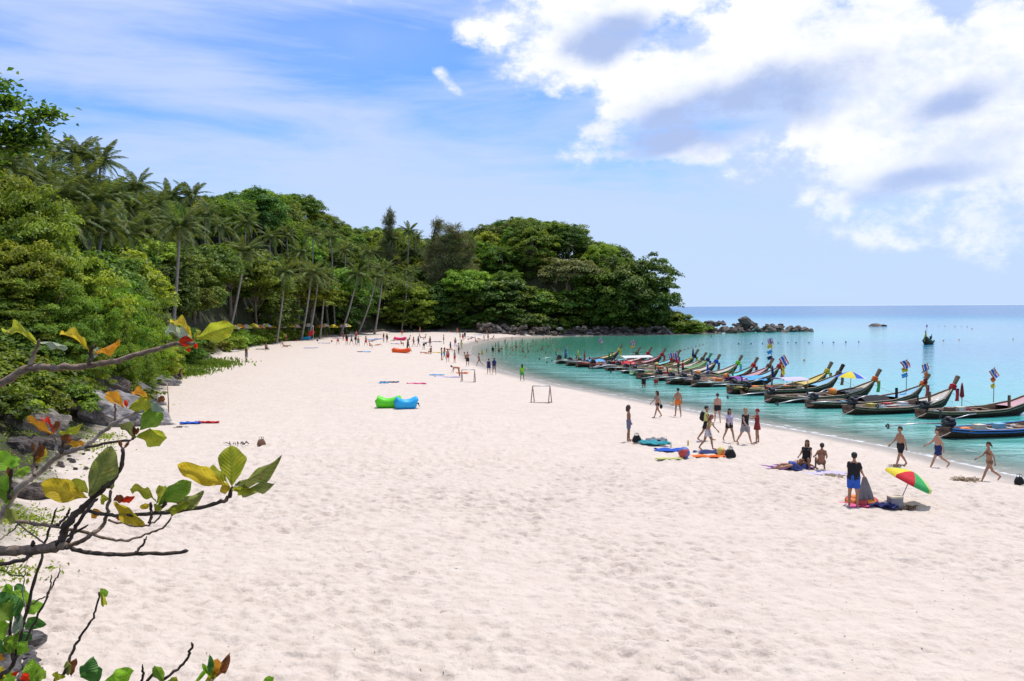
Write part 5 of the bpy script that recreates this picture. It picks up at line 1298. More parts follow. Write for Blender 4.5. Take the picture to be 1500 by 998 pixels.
for i, (px, py, po, c, w) in enumerate(FAR):
    wear = [(w, c)] + ([('shorts', random.choice(['black', 'denim', 'white', 'red']))] if w in ('shirt', 'vest') else []) + ([('skirt', c)] if w == 'dress' else [])
    cn = {'lemon': 'pale yellow', 'sky': 'light blue', 'maroon': 'dark red'}.get(c, c)
    where = 'near the waterline of the far beach' if px > 640 else ('by the low shrubs' if px < 480 else 'on the far sand')
    person(px, py, po, random.uniform(0, 360), 'distant %s person in %s %s %s' % (ADJ[po], cn, w, where), random.choice([0, 1, 2]), random.choice('mf') if w not in ('dress',) else 'f', wear, (random.choice(['short', 'long']), 'dark'), random.uniform(1.62, 1.8), 1.0, False, GF)
for i, (px, py, po, c) in enumerate([(542, 510, 'sit', 'pink'), (588, 507, 'sit', 'red'), (631, 519, 'sit', 'brown'), (479, 494, 'sit', 'yellow'), (390, 514, 'sit', 'black'), (415, 508, 'sitlong', 'brown'), (332, 514, 'sit', 'black'), (323, 513, 'sit', 'red'), (340, 511, 'sitlong', 'white'), (697, 503, 'sit', 'black'), (722, 497, 'sitlong', 'orange'),
        (553, 507, 'lie', 'red'), (624, 519, 'lie', 'orange'), (623, 498, 'sit', 'black'), (616, 496, 'sitlong', 'blue'), (470, 495, 'lie', 'teal'), (420, 509, 'lie', 'brown'), (347, 512, 'lie', 'navy'), (690, 497, 'lie', 'blue'), (702, 498, 'lie', 'red'), (545, 501, 'lie', 'purple'), (577, 500, 'lie', 'green'), (600, 500, 'sit', 'navy'), (660, 487, 'lie', 'orange'), (682, 529, 'sit', 'black'), (314, 513, 'sit', 'white')]):
    person(px, py, po, random.choice([170, 190, 10, 240, 300]), 'sunbather in %s swimwear %s on the far sand' % (c, {'sit': 'sitting upright', 'sitlong': 'sitting with legs stretched out', 'lie': 'lying flat'}[po]), random.choice([0, 1, 2]), random.choice('mf'), [('briefs' if i % 2 else 'trunks', c)], ('short', 'dark'), 1.7, 1.0, False, 'sunbathers on the far sand')
SW = [(726, 507), (744, 505), (756, 502), (762, 505), (773, 505), (756, 509), (751, 514), (757, 514), (766, 516), (773, 512), (777, 511), (774, 517), (788, 519), (799, 521), (794, 513), (803, 509), (806, 519), (816, 515), (747, 521), (742, 509), (748, 511), (713, 514), (796, 498), (800, 497), (806, 497), (765, 499),
      (730, 505), (822, 513), (830, 508), (785, 505), (762, 510), (740, 500), (750, 497), (735, 512), (810, 504), (781, 500), (838, 505), (770, 524), (1042, 494)]
for i, (px, py) in enumerate(SW):
    q = pz(px, py, 0); dep = tz(q.x, q.y)
    person(px, py, random.choice(['rear', 'stand', 'wave', 'stand']), random.uniform(0, 360), 'swimmer with head and shoulders above the green water of the bay', random.choice([1, 2, 0]), 'm', [('trunks', random.choice(['black', 'red', 'blue']))], ('short', 'black'), 1.72, 1.0, False, 'swimmers in the bay', at=Vector((q.x, q.y, -1.35 + random.uniform(-.1, .25))), name='swimmer')
for px, py, c, lab in [(722, 517, 'black', 'bather in black shirt standing waist deep in the bay'), (731, 517, 'brown', 'tanned bather in brown trunks standing in the shallows beside the one in black'), (706, 519, 'yellow', 'child in yellow top standing at the water edge'), (943, 568, 'black', 'dark-haired bather wading between the boats and the sand'), (961, 564, 'red', 'bather sunk to the chest by the moored boats')]:
    q = pz(px, py, 0); person(px, py, 'stand', 90, lab, 1, 'm', [('shirt' if c in ('black', 'yellow') else 'trunks', c)], ('short', 'black'), 1.7 if c != 'yellow' else 1.25, 1.0, False, at=Vector((q.x, q.y, -.55)), name='swimmer')
# people aboard the boats
for bi, x, c, lab in [(19, 1.2, 'blue', 'boatman in blue shirt standing at the stern of the farthest moored boat'), (18, 2.4, 'red', 'boatman in red shirt aboard the boat with the covered load'), (17, 5.0, 'green', 'person in green shirt aboard the red-railed boat'), (12, 6.2, 'maroon', 'person in dark red shirt at the bow of the green-hulled boat'), (11, 5.6, 'red', 'person in red seated aboard the pale-decked boat')]:
    b = BOATS[bi]; M = Matrix.Translation(b.location) @ b.rotation_euler.to_matrix().to_4x4(); w = M @ Vector((x, .1, .14))
    person(0, 0, 'stand', 190, lab, 2, 'm', [('shirt', c), ('shorts', 'navy')], ('short', 'black'), 1.68, 1.0, False, at=w)

# ------------------------------------------------------------------ beach things
def sheet(name, L, W, material, label, px, py, rz, cat='towel', group=None, bump=.05, n=14, crumple=1.0):
    """crumpled cloth lying on the sand, with thickness"""
    p = ground(px, py); v = []; f = []; sd = random.random() * 9
    for i in range(n + 1):
        for j in range(n + 1):
            u, w = i / n - .5, j / n - .5
            x = L * u * (1 + .12 * crumple * math.sin(w * 7 + sd)); y = W * w * (1 + .15 * crumple * math.sin(u * 6 + sd * 2))
            z = .03 + bump * abs(math.sin(u * 7 + sd + w * 4)) * abs(math.cos(w * 6 + sd)) * crumple
            v.append((x, y, z))
    for i in range(n):
        for j in range(n): a = i * (n + 1) + j; f.append([a, a + n + 1, a + n + 2, a + 1])
    k = len(v); v += [(x, y, z - .025) for x, y, z in v]; f += [[q + k for q in r[::-1]] for r in f]
    o = part(name, mesh_np(name, v, f), material, None, (p.x, p.y, p.z + .01), (0, 0, rz))
    return tag(o, label, cat, group)
def bag(px, py, s, c, label, rz=.3, name='beach_bag'):
    p = ground(px, py); o = thing(name, label, 'bag', p, rz)
    mb = MB(); v = []; n = 16
    for i in range(8):
        t = i / 7; r = [.8, 1.0, 1.05, 1.0, .95, .85, .75, .55][i]
        for k in range(n): a = 2 * math.pi * k / n; v.append((s * .5 * r * math.copysign(abs(math.cos(a)) ** .6, math.cos(a)), s * .3 * r * math.copysign(abs(math.sin(a)) ** .6, math.sin(a)), s * .75 * t * (1 + .08 * math.sin(a * 3)) - .02))
    f = [[(i - 1) * n + k, (i - 1) * n + (k + 1) % n, i * n + (k + 1) % n, i * n + k] for i in range(1, 8) for k in range(n)] + [[7 * n + k for k in range(n)]]
    mb.add(v, f); part('bag_body', mb.mesh('bag_body'), CL[c], o)
    for sd in (-1, 1): part('handle', MB().tube([(-s * .2, sd * s * .14, s * .68), (-s * .14, sd * s * .17, s * .98), (s * .14, sd * s * .17, s * .98), (s * .2, sd * s * .14, s * .68)], s * .025, 6).mesh('handle'), CL[c], o)
    return o
def ball_thing(px, py, r, cols, label):
    p = ground(px, py); o = thing('beach_ball', label, 'ball', (p.x, p.y, p.z + r - .02), .4); n = len(cols)
    for k in range(n):
        v = []; f = []
        for i in range(7):
            ph = 2 * math.pi * (k + i / 6) / n
            for j in range(9): th = math.pi * j / 8; v.append((r * math.sin(th) * math.cos(ph), r * math.sin(th) * math.sin(ph), r * math.cos(th)))
            if i:
                for j in range(8): b = (i - 1) * 9 + j; f.append([b, b + 1, b + 10, b + 9])
        part('panel', mesh_np('ball_panel', v, f), C[cols[k]], o, None, (.9, .4, 0))
bag(933, 648, .46, 'black', 'black bag on the sand beside the curly-haired bather')
sheet('beach_towel', 1.5, .7, CL['teal'], 'blue-green towel crumpled on the sand by the black bag', 958, 651, -.5, bump=.10, crumple=1.5)
sheet('beach_towel', 1.0, .8, CL['grey'], 'grey patterned cloth heaped on the blue-green towel', 962, 648, -.3, bump=.22)
sheet('beach_towel', 1.3, .55, CL['blue'], 'vivid blue towel lying alone between the bags', 981, 661, -.1, bump=.10)
sheet('beach_mat', 1.1, .2, CL['lemon'], 'narrow olive-yellow strap of cloth on the sand beside the red and blue ball', 980, 673, -.05, bump=.04)
ball_thing(1002, 671, .26, ['red', 'blue', 'red', 'blue'], 'red and blue beach ball on the sand')
sheet('beach_towel', 1.6, .8, CL['navy'], 'navy towel spread under the feet of the woman in white skirt', 1043, 664, .1, bump=.08)
sheet('beach_towel', 1.5, .4, CL['orange'], 'orange cloth trailing toward the yellow ball', 1036, 670, -.15, bump=.08)
ball_thing(1056, 667, .20, ['yellow', 'yellow', 'orange'], 'small yellow ball next to the black cat-eared bag')
bag(1070, 670, .48, 'black', 'black bag with upright handles beside the small yellow ball', .1)
def bottle(px, py, c, label):
    p = ground(px, py); o = tag(part('bottle', MB().tube([(0, 0, -.02), (0, 0, .17), (0, 0, .22), (0, 0, .27)], [.04, .04, .016, .016], 8).mesh('bottle'), C[c], None, p), label, 'bottle')
bottle(1008, 652, 'yellow', 'yellow bottle standing in the sand'); bottle(983, 655, 'white', 'white bottle standing behind the vivid blue towel'); bottle(1070, 659, 'white', 'white bottle by the black cat-eared bag')
sheet('beach_towel', 2.0, 1.0, CL['purple'], 'dark purple towel under the sunbather with raised knees', 1152, 686, .1, bump=.06)
sheet('beach_towel', 1.7, .8, CL['lilac'], 'pale lilac towel under the bather with hair in a bun', 1206, 694, -.15, bump=.05)
sheet('beach_towel', .9, .6, CL['navy'], 'dark crumpled clothes beside the sunbather with raised knees', 1172, 689, .3, bump=.25)
# inflatable ring behind the stout man, and the cloth he holds
p = ground(1262, 738)
ri = thing('swim_ring', 'red and orange inflatable swim ring lying behind the stout man', 'swim ring', (p.x, p.y, p.z + .10), 0)
for k in range(8):
    a0 = k * math.pi / 4; part('ring_segment', MB().tube([(.42 * math.cos(a0 + i * math.pi / 20), .42 * math.sin(a0 + i * math.pi / 20), 0) for i in range(6)], .13, 12, False).mesh('ring_segment'), C['red' if k % 2 else 'orange'], ri)
w = Matrix.Translation(MAN.location) @ Matrix.Rotation(MAN.rotation_euler.z, 4, 'Z') @ Matrix.Scale(MS, 4) @ (MJ['wriR'] + MJ['hdR'] * .06)
gq = ground(1270, 741); v = []; f = []
for i in range(13):
    t = i / 12
    for j in range(9):
        u = j / 8 - .5; c = w.lerp(Vector((gq.x, gq.y, gq.z + .03)), t)
        v.append((c.x + u * (.12 + .55 * t) + .05 * t * math.sin(j * 1.9), c.y + .09 * math.sin(j * 2.1 + i * .3) * (.2 + t), c.z + .03 * math.sin(j * 3) * t))
    if i:
        for j in range(8): b = (i - 1) * 9 + j; f.append([b, b + 1, b + 10, b + 9])
mb = MB(); mb.add(v, f); mb.add([(x, y + .012, z) for x, y, z in v], [q[::-1] for q in f])
tag(part('grey_cloth', mb.mesh('grey_cloth'), CL['grey']), 'grey cloth hanging from the hand of the stout man to the sand', 'cloth')
sheet('beach_towel', 1.5, .8, CL['pink'], 'pink towel under the swim ring behind the stout man', 1266, 741, .2, bump=.05)
sheet('beach_towel', .9, .5, CL['navy'], 'navy cloth heaped beside the grey cool box', 1293, 744, -.3, bump=.15)
# striped parasol on the near sand
def parasol(p, tilt, az, R, cols, label, name='beach_parasol', pole_h=1.9, group=None, n=8, drop=.38, skirt=.0, polemat=None):
    o = thing(name, label, 'parasol', p, 0, group)
    M = Matrix.Rotation(az, 4, 'Z') @ Matrix.Rotation(tilt, 4, 'Y')
    top = M @ Vector((0, 0, pole_h))
    part('pole', MB().tube([Vector((0, 0, -.3)), top], .018 if R < 1.2 else .03, 8).mesh('pole'), polemat or STEEL, o)
    for k in range(n):
        v = []; f = []; m = 5
        for i in range(m + 1):
            t = i / m
            for j in range(4):
                a = 2 * math.pi * (k + j / 3) / n; sag = 1 - .045 * math.sin(math.pi * j / 3) * t
                v.append((R * t * sag * math.cos(a), R * t * sag * math.sin(a), pole_h - drop * t ** 1.7 + .03))
            if i:
                for j in range(3): b = (i - 1) * 4 + j; f.append([b, b + 1, b + 5, b + 4])
        if skirt:
            b0 = m * 4
            for j in range(4): x, y, z = v[b0 + j]; v.append((x, y, z - skirt))
            for j in range(3): f.append([b0 + j, b0 + j + 1, b0 + 5 + j, b0 + 4 + j])
        mm = MB(); mm.add(v, f)
        part('canopy_panel', mm.mesh('canopy_panel'), CL[cols[k % len(cols)]], o, matrix=M)
    for k in range(n):
        a = 2 * math.pi * k / n
        if R > .9 and name == 'beach_parasol': part('rib', MB().tube([(0, 0, pole_h - .02), (R * .5 * math.cos(a), R * .5 * math.sin(a), pole_h - drop * .31), (R * math.cos(a), R * math.sin(a), pole_h - drop)], .008, 4).mesh('rib'), STEEL, o, matrix=M)
    return o
p = ground(1312, 737)
parasol(p, math.radians(27), math.radians(-12), .84, ['green', 'yellow', 'red', 'green', 'yellow', 'red', 'green', 'lemon'], 'tilted beach parasol with red, yellow and green panels', pole_h=1.22, drop=.30, skirt=.11)
q = ground(1311, 744); bx_ = thing('cool_box', 'grey cool box standing at the foot of the tilted parasol', 'cool box', q, .15)
part('box_body', MB().box((0, 0, .17), (.42, .30, .36)).mesh('box_body', False), CL['grey'], bx_); part('lid', MB().box((0, 0, .375), (.44, .32, .05)).mesh('lid', False), CL['cream'], bx_)
def clump(px, py, s, label, n=60, material=None, name='seaweed_clump'):
    p = ground(px, py); mb = MB()
    for k in range(n):
        a = random.uniform(0, 6.28); r = s * random.random(); b = Vector((r * math.cos(a), r * math.sin(a) * .6, .0)); e = b + Vector((random.gauss(0, s * .35), random.gauss(0, s * .3), random.uniform(.01, s * .28)))
        mb.tube([b, b.lerp(e, .5) + Vector((0, 0, s * .12)), e], [.02, .018, .006], 4)
    tag(part(name, mb.mesh(name), material or mat('dry_weed', (.14, .095, .055), .9, .4, 20), None, p), label, 'seaweed')
clump(1330, 745, .35, 'dark weed clump in the shadow of the tilted parasol'); clump(1415, 704, .5, 'dry seaweed heap near the woman in brown bikini', 90, mat('pale_weed', (.34, .25, .16), .9, .3, 20)); clump(1313, 683, .35, 'thin dry seaweed at the feet of the strolling men', 40, mat('pale_weed', (.34, .25, .16)))
clump(1218, 699, .45, 'dry weed beside the pale lilac towel', 50, mat('pale_weed', (.3, .2, .1)))
bag(1493, 709, .42, 'black', 'black bag lying on the wet sand past the woman in brown bikini')
# air sofas
def air_sofa(px, py, c, label, L=1.9, rz=0.0, W=.75, at=None):
    p = at or ground(px, py); o = thing('air_sofa', label, 'air sofa', p, rz)
    for sd in (-1, 1):
        v = []; f = []; n = 14; m = 16
        for i in range(m + 1):
            t = i / m; x = (t - .5) * L; e = abs(t - .5) * 2
            r = .30 * (1 - e ** 8) ** .5 + .02; zc = .30 + .20 * e ** 2.2; h = .30 + .16 * e ** 2
            for k in range(n): a = 2 * math.pi * k / n; v.append((x + .05 * math.sin(a) * e, sd * W * .30 + r * .92 * math.cos(a), max(0, zc + (h if math.sin(a) > 0 else zc) * math.sin(a) * (r / .32))))
            if i:
                for k in range(n): b = (i - 1) * n; f.append([b + k, b + n + k, b + n + (k + 1) % n, b + (k + 1) % n])
        f += [list(range(n))[::-1], [m * n + k for k in range(n)]]
        part('air_tube', mesh_np('air_tube', v, f), SOFA[c], o)
    part('closure_strap', MB().box((L * .5 + .02, 0, .34), (.10, W * .8, .05)).tube([(L * .5, .2, .34), (L * .5 + .16, 0, .12), (L * .5, -.2, .34)], .018, 6).mesh('closure_strap'), CL['black'], o)
    return o
SOFA = {n: mat('sofa_' + n, c, .4, .06, 3, trans=.25) for n, c in dict(lime=(.16, .78, .03), sky=(.03, .48, .85), orange=(.90, .13, .02), pink=(.85, .04, .18), cyan=(.05, .55, .80)).items()}
air_sofa(569, 597, 'lime', 'lime green inflatable air sofa lying next to a blue one', 1.65, .06, .62); air_sofa(595, 599, 'sky', 'sky blue inflatable air sofa touching the lime green one', 1.5, .30, .62)
air_sofa(588, 517, 'orange', 'orange inflatable air sofa on the far sand with a person on it', 2.9, -.1, 1.0); air_sofa(586, 499, 'pink', 'pink inflatable air sofa on the far sand', 2.6, -.05, 1.0); air_sofa(446, 498, 'cyan', 'turquoise inflatable air sofa beside the red warning flag', 2.6, .0, 1.0)
p = ground(459, 499)
fl_ = thing('warning_flag', 'red warning flag on a pale pole by the low shrubs', 'flag', p); part('pole', MB().tube([(0, 0, -.3), (0, 0, 3.0)], .035, 6).mesh('pole'), C['white'], fl_); part('flag_cloth', flag_strip(1.5, .9, 0, -.9, 0, .15, 2), CL['red'], fl_, (0, 0, 2.3), (0, .5, math.pi))
# goal frames
def goal(px, py, w, h, d, label, rz=0.0):
    p = ground(px, py); o = thing('goal_frame', label, 'goal frame', p, rz)
    for sx in (-1, 1):
        for sy in (-1, 1): part('leg', MB().tube([(sx * w / 2 + (.14 if sy > 0 else -.14), sy * d / 2, -.06), (sx * w / 2, 0, h)], .035, 8).mesh('leg'), RUST, o)
        part('ground_bar', MB().tube([(sx * w / 2 - .16, -d / 2, .04), (sx * w / 2 + .16, d / 2, .04)], .03, 8).mesh('ground_bar'), RUST, o)
    part('crossbar', MB().tube([(-w / 2, 0, h), (w / 2, 0, h)], .035, 8).mesh('crossbar'), STEEL, o); part('rear_bar', MB().tube([(-w / 2, -d / 2, .04), (w / 2, -d / 2, .04)], .025, 8).mesh('rear_bar'), RUST, o)
RUST = mat('rusty_pipe', (.26, .17, .14), .7, .5, 12)
goal(793, 590, 1.25, 1.2, .8, 'rusty metal goal frame standing on the sand by the waterline'); goal(686, 560, 1.2, 1.15, .8, 'metal goal frame beside the bather bent double', .2)
# left sand litter
sheet('beach_towel', 1.1, .5, CL['blue'], 'blue towel on the sand near the leaning stick', 279, 621, 0, bump=.10); sheet('beach_towel', 1.3, .35, CL['red'], 'red scarf trailing from the blue towel on the left sand', 304, 620, -.1, bump=.08)
clump(261, 627, .4, 'small dark driftwood heap beside the blue towel', 26, mat('drift_dark', (.06, .045, .035)), 'driftwood_heap'); clump(352, 651, .55, 'dark forked driftwood lying on the open sand', 14, mat('drift_dark', (.06, .045, .035)), 'driftwood_heap')
bag(383, 653, .42, 'brown', 'small brown bag lying on the open sand by the driftwood', 1.0)
a, b = ground(247, 612), ground(235, 560); a2 = a + Vector((-.35, .8, 2.0))
tag(part('leaning_stick', MB().tube([a - Vector((0, 0, .2)), a.lerp(a2, .5) + Vector((.03, 0, 0)), a2], [.04, .035, .03], 7).mesh('leaning_stick'), WOOD_M), 'thin bare stick standing tilted in the sand by the rocks', 'stick')
for px, py, h, lab in [(285, 533, 2.6, 'tall grey post standing in the grass tongue'), (291, 530, 1.3, 'short grey post beside the tall one')]:
    p = ground(px, py); tag(part('post', MB().tube([(0, 0, -.3), (.02, 0, h * .5), (0, .02, h)], [.06, .055, .05], 8).box((0, .02, h), (.13, .13, .04)).mesh('post'), WOOD_L, None, p), lab, 'post')
bag(258, 556, .9, 'black', 'big dark bag under the hands of the bending man', .5)
for px, py, L, W, c in [(570, 561, 1.6, .7, 'navy'), (562, 562, .8, .5, 'sky'), (610, 563, 1.6, .4, 'pink'), (455, 510, 2.2, .8, 'lilac'), (475, 503, 2.4, .8, 'lilac'), (535, 516, 1.6, .7, 'sky'), (527, 516, .8, .5, 'black'), (545, 498, 2.4, .9, 'sky'), (555, 497, 2.0, .9, 'blue'), (580, 504, 2.0, .9, 'lilac'), (625, 502, 2.2, 1.0, 'blue'), (640, 501, 2.0, .9, 'navy'), (375, 506, 2.2, .9, 'lilac'), (369, 507, .9, .6, 'black'), (495, 496, 2.4, .8, 'pink'), (690, 494, 2.2, .9, 'white'), (700, 491, 2.2, .9, 'sky'), (640, 517, 1.8, .9, 'yellow'), (655, 512, 1.9, .9, 'red'), (340, 516, 2.2, 1.0, 'grey'), (655, 553, 2.4, .5, 'lilac'), (666, 506, 1.8, .8, 'lilac'), (385, 512, 2, .6, 'grey'), (640, 550, 1.5, .4, 'sky'), (677, 547, 1.2, .7, 'orange')]:
    sheet('beach_towel', L, W, CL[c], '%s towel spread flat on the far sand among the sunbathers' % {'sky': 'light blue', 'lilac': 'pale lilac'}.get(c, c), px, py, random.uniform(-.4, .4), group='towels on the far sand', bump=.10, n=8)
for px, py, c in [(435, 500, 'red'), (465, 500, 'black'), (486, 501, 'red'), (686, 498, 'red')]:
    p = ground(px, py); tag(part('play_ball', MB().ball((0, 0, .17), .19, 12, 8).mesh('play_ball'), C[c], None, p), '%s play ball lying on the far sand' % c, 'ball', 'balls on the far sand')

def litter():
    n = 200; V = []; F = []
    for k in range(n):
        px, py = random.uniform(60, 1500), 640 + 350 * random.random() ** 1.2
        p = ground(px, py)
        if tz(p.x, p.y) < .25: continue
        s = random.uniform(.014, .036); a = random.uniform(0, 6.28); z = p.z + .02; b = len(V)
        z = float(terrain(np.array([p.x]), np.array([p.y]), True)[0][0]) + .012
        for i, (u, w, h) in enumerate([(-1, 0, .3), (0, .45, 0), (1, 0, .5), (0, -.45, .1)]): V.append((p.x + s * (u * math.cos(a) - w * math.sin(a)), p.y + s * (u * math.sin(a) + w * math.cos(a)), z + s * h * .5))
        F.append([b, b + 1, b + 2, b + 3])
    o = tag(part('leaf_litter', mesh_np('leaf_litter', np.array(V), np.array(F), smooth=False), mat('dry_leaf', (.13, .07, .035), .8, .5, 3)), 'tiny dry leaves and specks strewn over the sand', 'leaf litter'); o['kind'] = 'stuff'
litter()
# yellow parasols and loungers in the shade behind the low shrubs
PC = [['yellow', 'white'], ['orange', 'yellow'], ['white', 'yellow'], ['yellow'], ['cream', 'orange']]
for i, px in enumerate([341, 351, 360, 370, 379, 389, 398, 411, 425, 432, 452, 470, 476, 488, 500, 508]):
    d = float(np.interp(px, [335, 420, 510], [148, 178, 212])); q = ptd(px, 474.5 + random.uniform(-1, 1.5), d); z = tz(q.x, q.y); h = min(q.z - z, 3.2)
    parasol(Vector((q.x, q.y, q.z - h)), random.uniform(-.08, .08), random.uniform(0, 6), 1.2, PC[i % 5], '%s parasol in the row behind the low shrubs' % ['yellow and white', 'orange and yellow', 'white and yellow', 'plain yellow', 'cream and orange'][i % 5], 'shade_parasol', h, 'parasols behind the low shrubs', 8, .72)
for px, py, d, c, lab in [(603, 476, 240, ['cream'], 'pale parasol beside the beach hut'), (620, 476, 241, ['yellow', 'orange'], 'yellow parasol in front of the beach hut'), (628, 477, 241, ['orange'], 'orange parasol at the corner of the beach hut'), (655, 473, 243, ['sky'], 'light blue parasol under the casuarinas'), (648, 474, 244, ['cream', 'white'], 'white parasol under the casuarinas'), (683, 475, 242, ['teal'], 'dark teal parasol in the shade of the wood'), (838, 462, 250, ['grey'], 'grey parasol in deep shade above the far shore stones')]:
    q = ptd(px, py, d); z = tz(q.x, q.y); h = max(2.2, min(q.z - z, 3.4)); parasol(Vector((q.x, q.y, max(z, q.z - h))), .05, random.random() * 6, 1.5, c, lab, 'shade_parasol', h, None, 8, .5)
# beach hut with a lean-to roof
q = ptd(612, 476, 243); z = tz(q.x, q.y); hu = thing('beach_hut', 'open wooden beach hut with sloping pale roof under the trees', 'hut', (q.x, q.y, z), .1)
for x in (-2.6, 2.6):
    for y in (0, 4): part('post', MB().box((x, y, 2.4), (.22, .22, 5.2)).mesh('post', False), WOOD_M, hu)
rf = part('roof', MB().box((0, 0, 0), (7.0, 6.0, .10)).mesh('roof', False), WOOD_L, hu, (.2, 1.8, 5.6), (.12, math.radians(27), 0))
for k in range(12): part('roof_batten', MB().box((-3.2 + .58 * k, 0, .07), (.10, 6.02, .05)).mesh('roof_batten', False), WOOD_M, rf)
for k in range(6): part('wall_board', MB().box((0, 4.1, .3 + .42 * k), (5.2, .05, .38)).mesh('wall_board', False), WOOD_M, hu)
part('counter', MB().box((0, .2, .55), (4.2, .5, 1.1)).box((0, .2, 1.13), (4.5, .7, .06)).mesh('counter', False), WOOD_M, hu)
# striped parasol aboard a boat
b = BOATS[4]; M = Matrix.Translation(b.location) @ b.rotation_euler.to_matrix().to_4x4(); w = M @ Vector((7.6, 0, 1.0))
parasol(Vector((w.x, w.y, .35)), .06, .3, 1.25, ['yellow', 'blue', 'lilac', 'yellow', 'blue', 'yellow'], 'yellow and blue striped parasol opened over a moored longtail boat', 'boat_parasol', 2.0, None, 10, .5)
# ------------------------------------------------------------------ the tree and bush beside the viewpoint
def leaf_mesh(name, curl, fold, ripple, seed):
    """obovate sea-almond leaf: base at origin, tip at x = 1, half-width about .5 (scaled), thin but with thickness"""
    n, m = 14, 6; v = []; f = []; rs = random.Random(seed)
    for i in range(n + 1):
        t = i / n
        w = .5 * (math.sin(math.pi * t ** 1.35)) ** .75 * (1 if 0 < t < 1 else 0) + .004
        for j in range(-m // 2, m // 2 + 1):
            s = j / (m / 2)
            y = w * s * (1 + .05 * math.sin(t * 17 + seed * j)); z = curl * math.sin(t * 2.4) * .35 - curl * .9 * t * t * .5 + fold * abs(s) * w + ripple * math.sin(t * 13 + seed + s * 2) * abs(s) * .06
            v.append((t, y, z))
    k = m + 1
    for i in range(n):
        for j in range(m): a = i * k + j; f.append([a, a + k, a + k + 1, a + 1])
    rib = MB(); rib.tube([(t, 0, curl * math.sin(t * 2.4) * .35 - curl * .9 * t * t * .5 - .006) for t in [i / 8 for i in range(9)]], [.016 * (1 - i / 9.5) for i in range(9)], 5)
    mb = MB(); mb.add(v, f); mb.add(rib.v, rib.f)
    return mb.mesh(name)
LEAF = [leaf_mesh('leaf', c, f_, r, s) for c, f_, r, s in [(.4, .35, 1.3, 1), (.75, .25, 1.8, 2), (.15, .5, 1.5, 3), (-.45, .4, 1.4, 4), (.55, .1, 2.2, 5)]]
def almond_mat(name, a, b, spot, trans=.6):
    m, g, bs = new_mat(name)
    v = g.new('ShaderNodeTexCoord').outputs['Object']; oi = g.new('ShaderNodeObjectInfo').outputs['Random']
    off = g.new('ShaderNodeCombineXYZ'); g.l.new(g.m('MULTIPLY', oi, 40), off.inputs[0]); vv = g.vm('ADD', v, off.outputs[0])
    sx = g.new('ShaderNodeSeparateXYZ'); g.l.new(v, sx.inputs[0])
    # side veins
    ay = g.m('ABSOLUTE', sx.outputs[1]); ve = g.m('SINE', g.m('MULTIPLY', g.m('SUBTRACT', sx.outputs[0], g.m('MULTIPLY', ay, .55)), 62))
    c = g.mix(g.map(g.noise(vv, 2.6, 5, .6), .32, .68), a, b); c = g.mix(g.map(ve, .7, 1, 0, .35), c, tuple(min(1, x * 1.35 + .03) for x in b))
    c = g.mix(g.map(g.noise(vv, 6, 6, .75), .54, .68), c, spot); c = g.mix(g.map(g.noise(vv, 17, 3, .6), .66, .72), c, (.10, .04, .015)); c = g.mix(g.map(ay, .0, .03, .6, 0), c, tuple(min(1, x * 1.3 + .04) for x in b))
    g.l.new(c, bs.inputs['Base Color']); bs.inputs['Roughness'].default_value = .52; bs.inputs['Specular IOR Level'].default_value = .3
    bp = g.new('ShaderNodeBump'); bp.inputs['Strength'].default_value = .35; bp.inputs['Distance'].default_value = .01; g.l.new(ve, bp.inputs['Height']); g.l.new(bp.outputs[0], bs.inputs['Normal'])
    t = g.new('ShaderNodeBsdfTranslucent'); g.l.new(c, t.inputs[0]); mx = g.new('ShaderNodeMixShader'); mx.inputs[0].default_value = trans
    g.l.new(bs.outputs[0], mx.inputs[1]); g.l.new(t.outputs[0], mx.inputs[2]); g.l.new(mx.outputs[0], m.node_tree.nodes['Material Output'].inputs[0])
    return m
LM = dict(g=almond_mat('almond_green', (.15, .28, .02), (.26, .40, .045), (.15, .17, .02)), y=almond_mat('almond_yellow', (.55, .40, .02), (.70, .54, .04), (.42, .15, .01)), o=almond_mat('almond_orange', (.75, .28, .02), (.70, .40, .03), (.45, .08, .01)),
          r=almond_mat('almond_red', (.72, .03, .01), (.80, .06, .015), (.45, .02, .01)), w=almond_mat('almond_grey', (.34, .40, .26), (.46, .52, .36), (.24, .24, .12), .4), k=almond_mat('almond_brown', (.18, .06, .02), (.28, .10, .03), (.08, .03, .015)), l=almond_mat('almond_yellowgreen', (.34, .38, .02), (.48, .50, .04), (.42, .20, .015)), v=almond_mat('almond_olive', (.22, .25, .05), (.34, .36, .09), (.22, .14, .03)),
          f=almond_mat('bush_green', (.20, .42, .02), (.32, .56, .045), (.18, .28, .02)), d=almond_mat('bush_dark', (.06, .17, .03), (.10, .26, .04), (.04, .10, .02), .4))
TWIG = mat('almond_twig', (.24, .165, .115), .85, .4, 30, bump=.5); TWIG_D = mat('almond_twig_dark', (.085, .058, .042), .85, .4, 30, bump=.5); TWIG_P = mat('almond_twig_pale', (.42, .33, .26), .85, .3, 30, bump=.4)
DN = 4.0
def smooth_path(P, n=5):
    out = []
    for i in range(len(P) - 1):
        p0, p1, p2, p3 = P[max(i - 1, 0)], P[i], P[i + 1], P[min(i + 2, len(P) - 1)]
        for k in range(n):
            t = k / n; out.append(.5 * ((2 * p1) + (p2 - p0) * t + (2 * p0 - 5 * p1 + 4 * p2 - p3) * t * t + (3 * p1 - p0 - 3 * p2 + p3) * t ** 3))
    out.append(P[-1]); return out
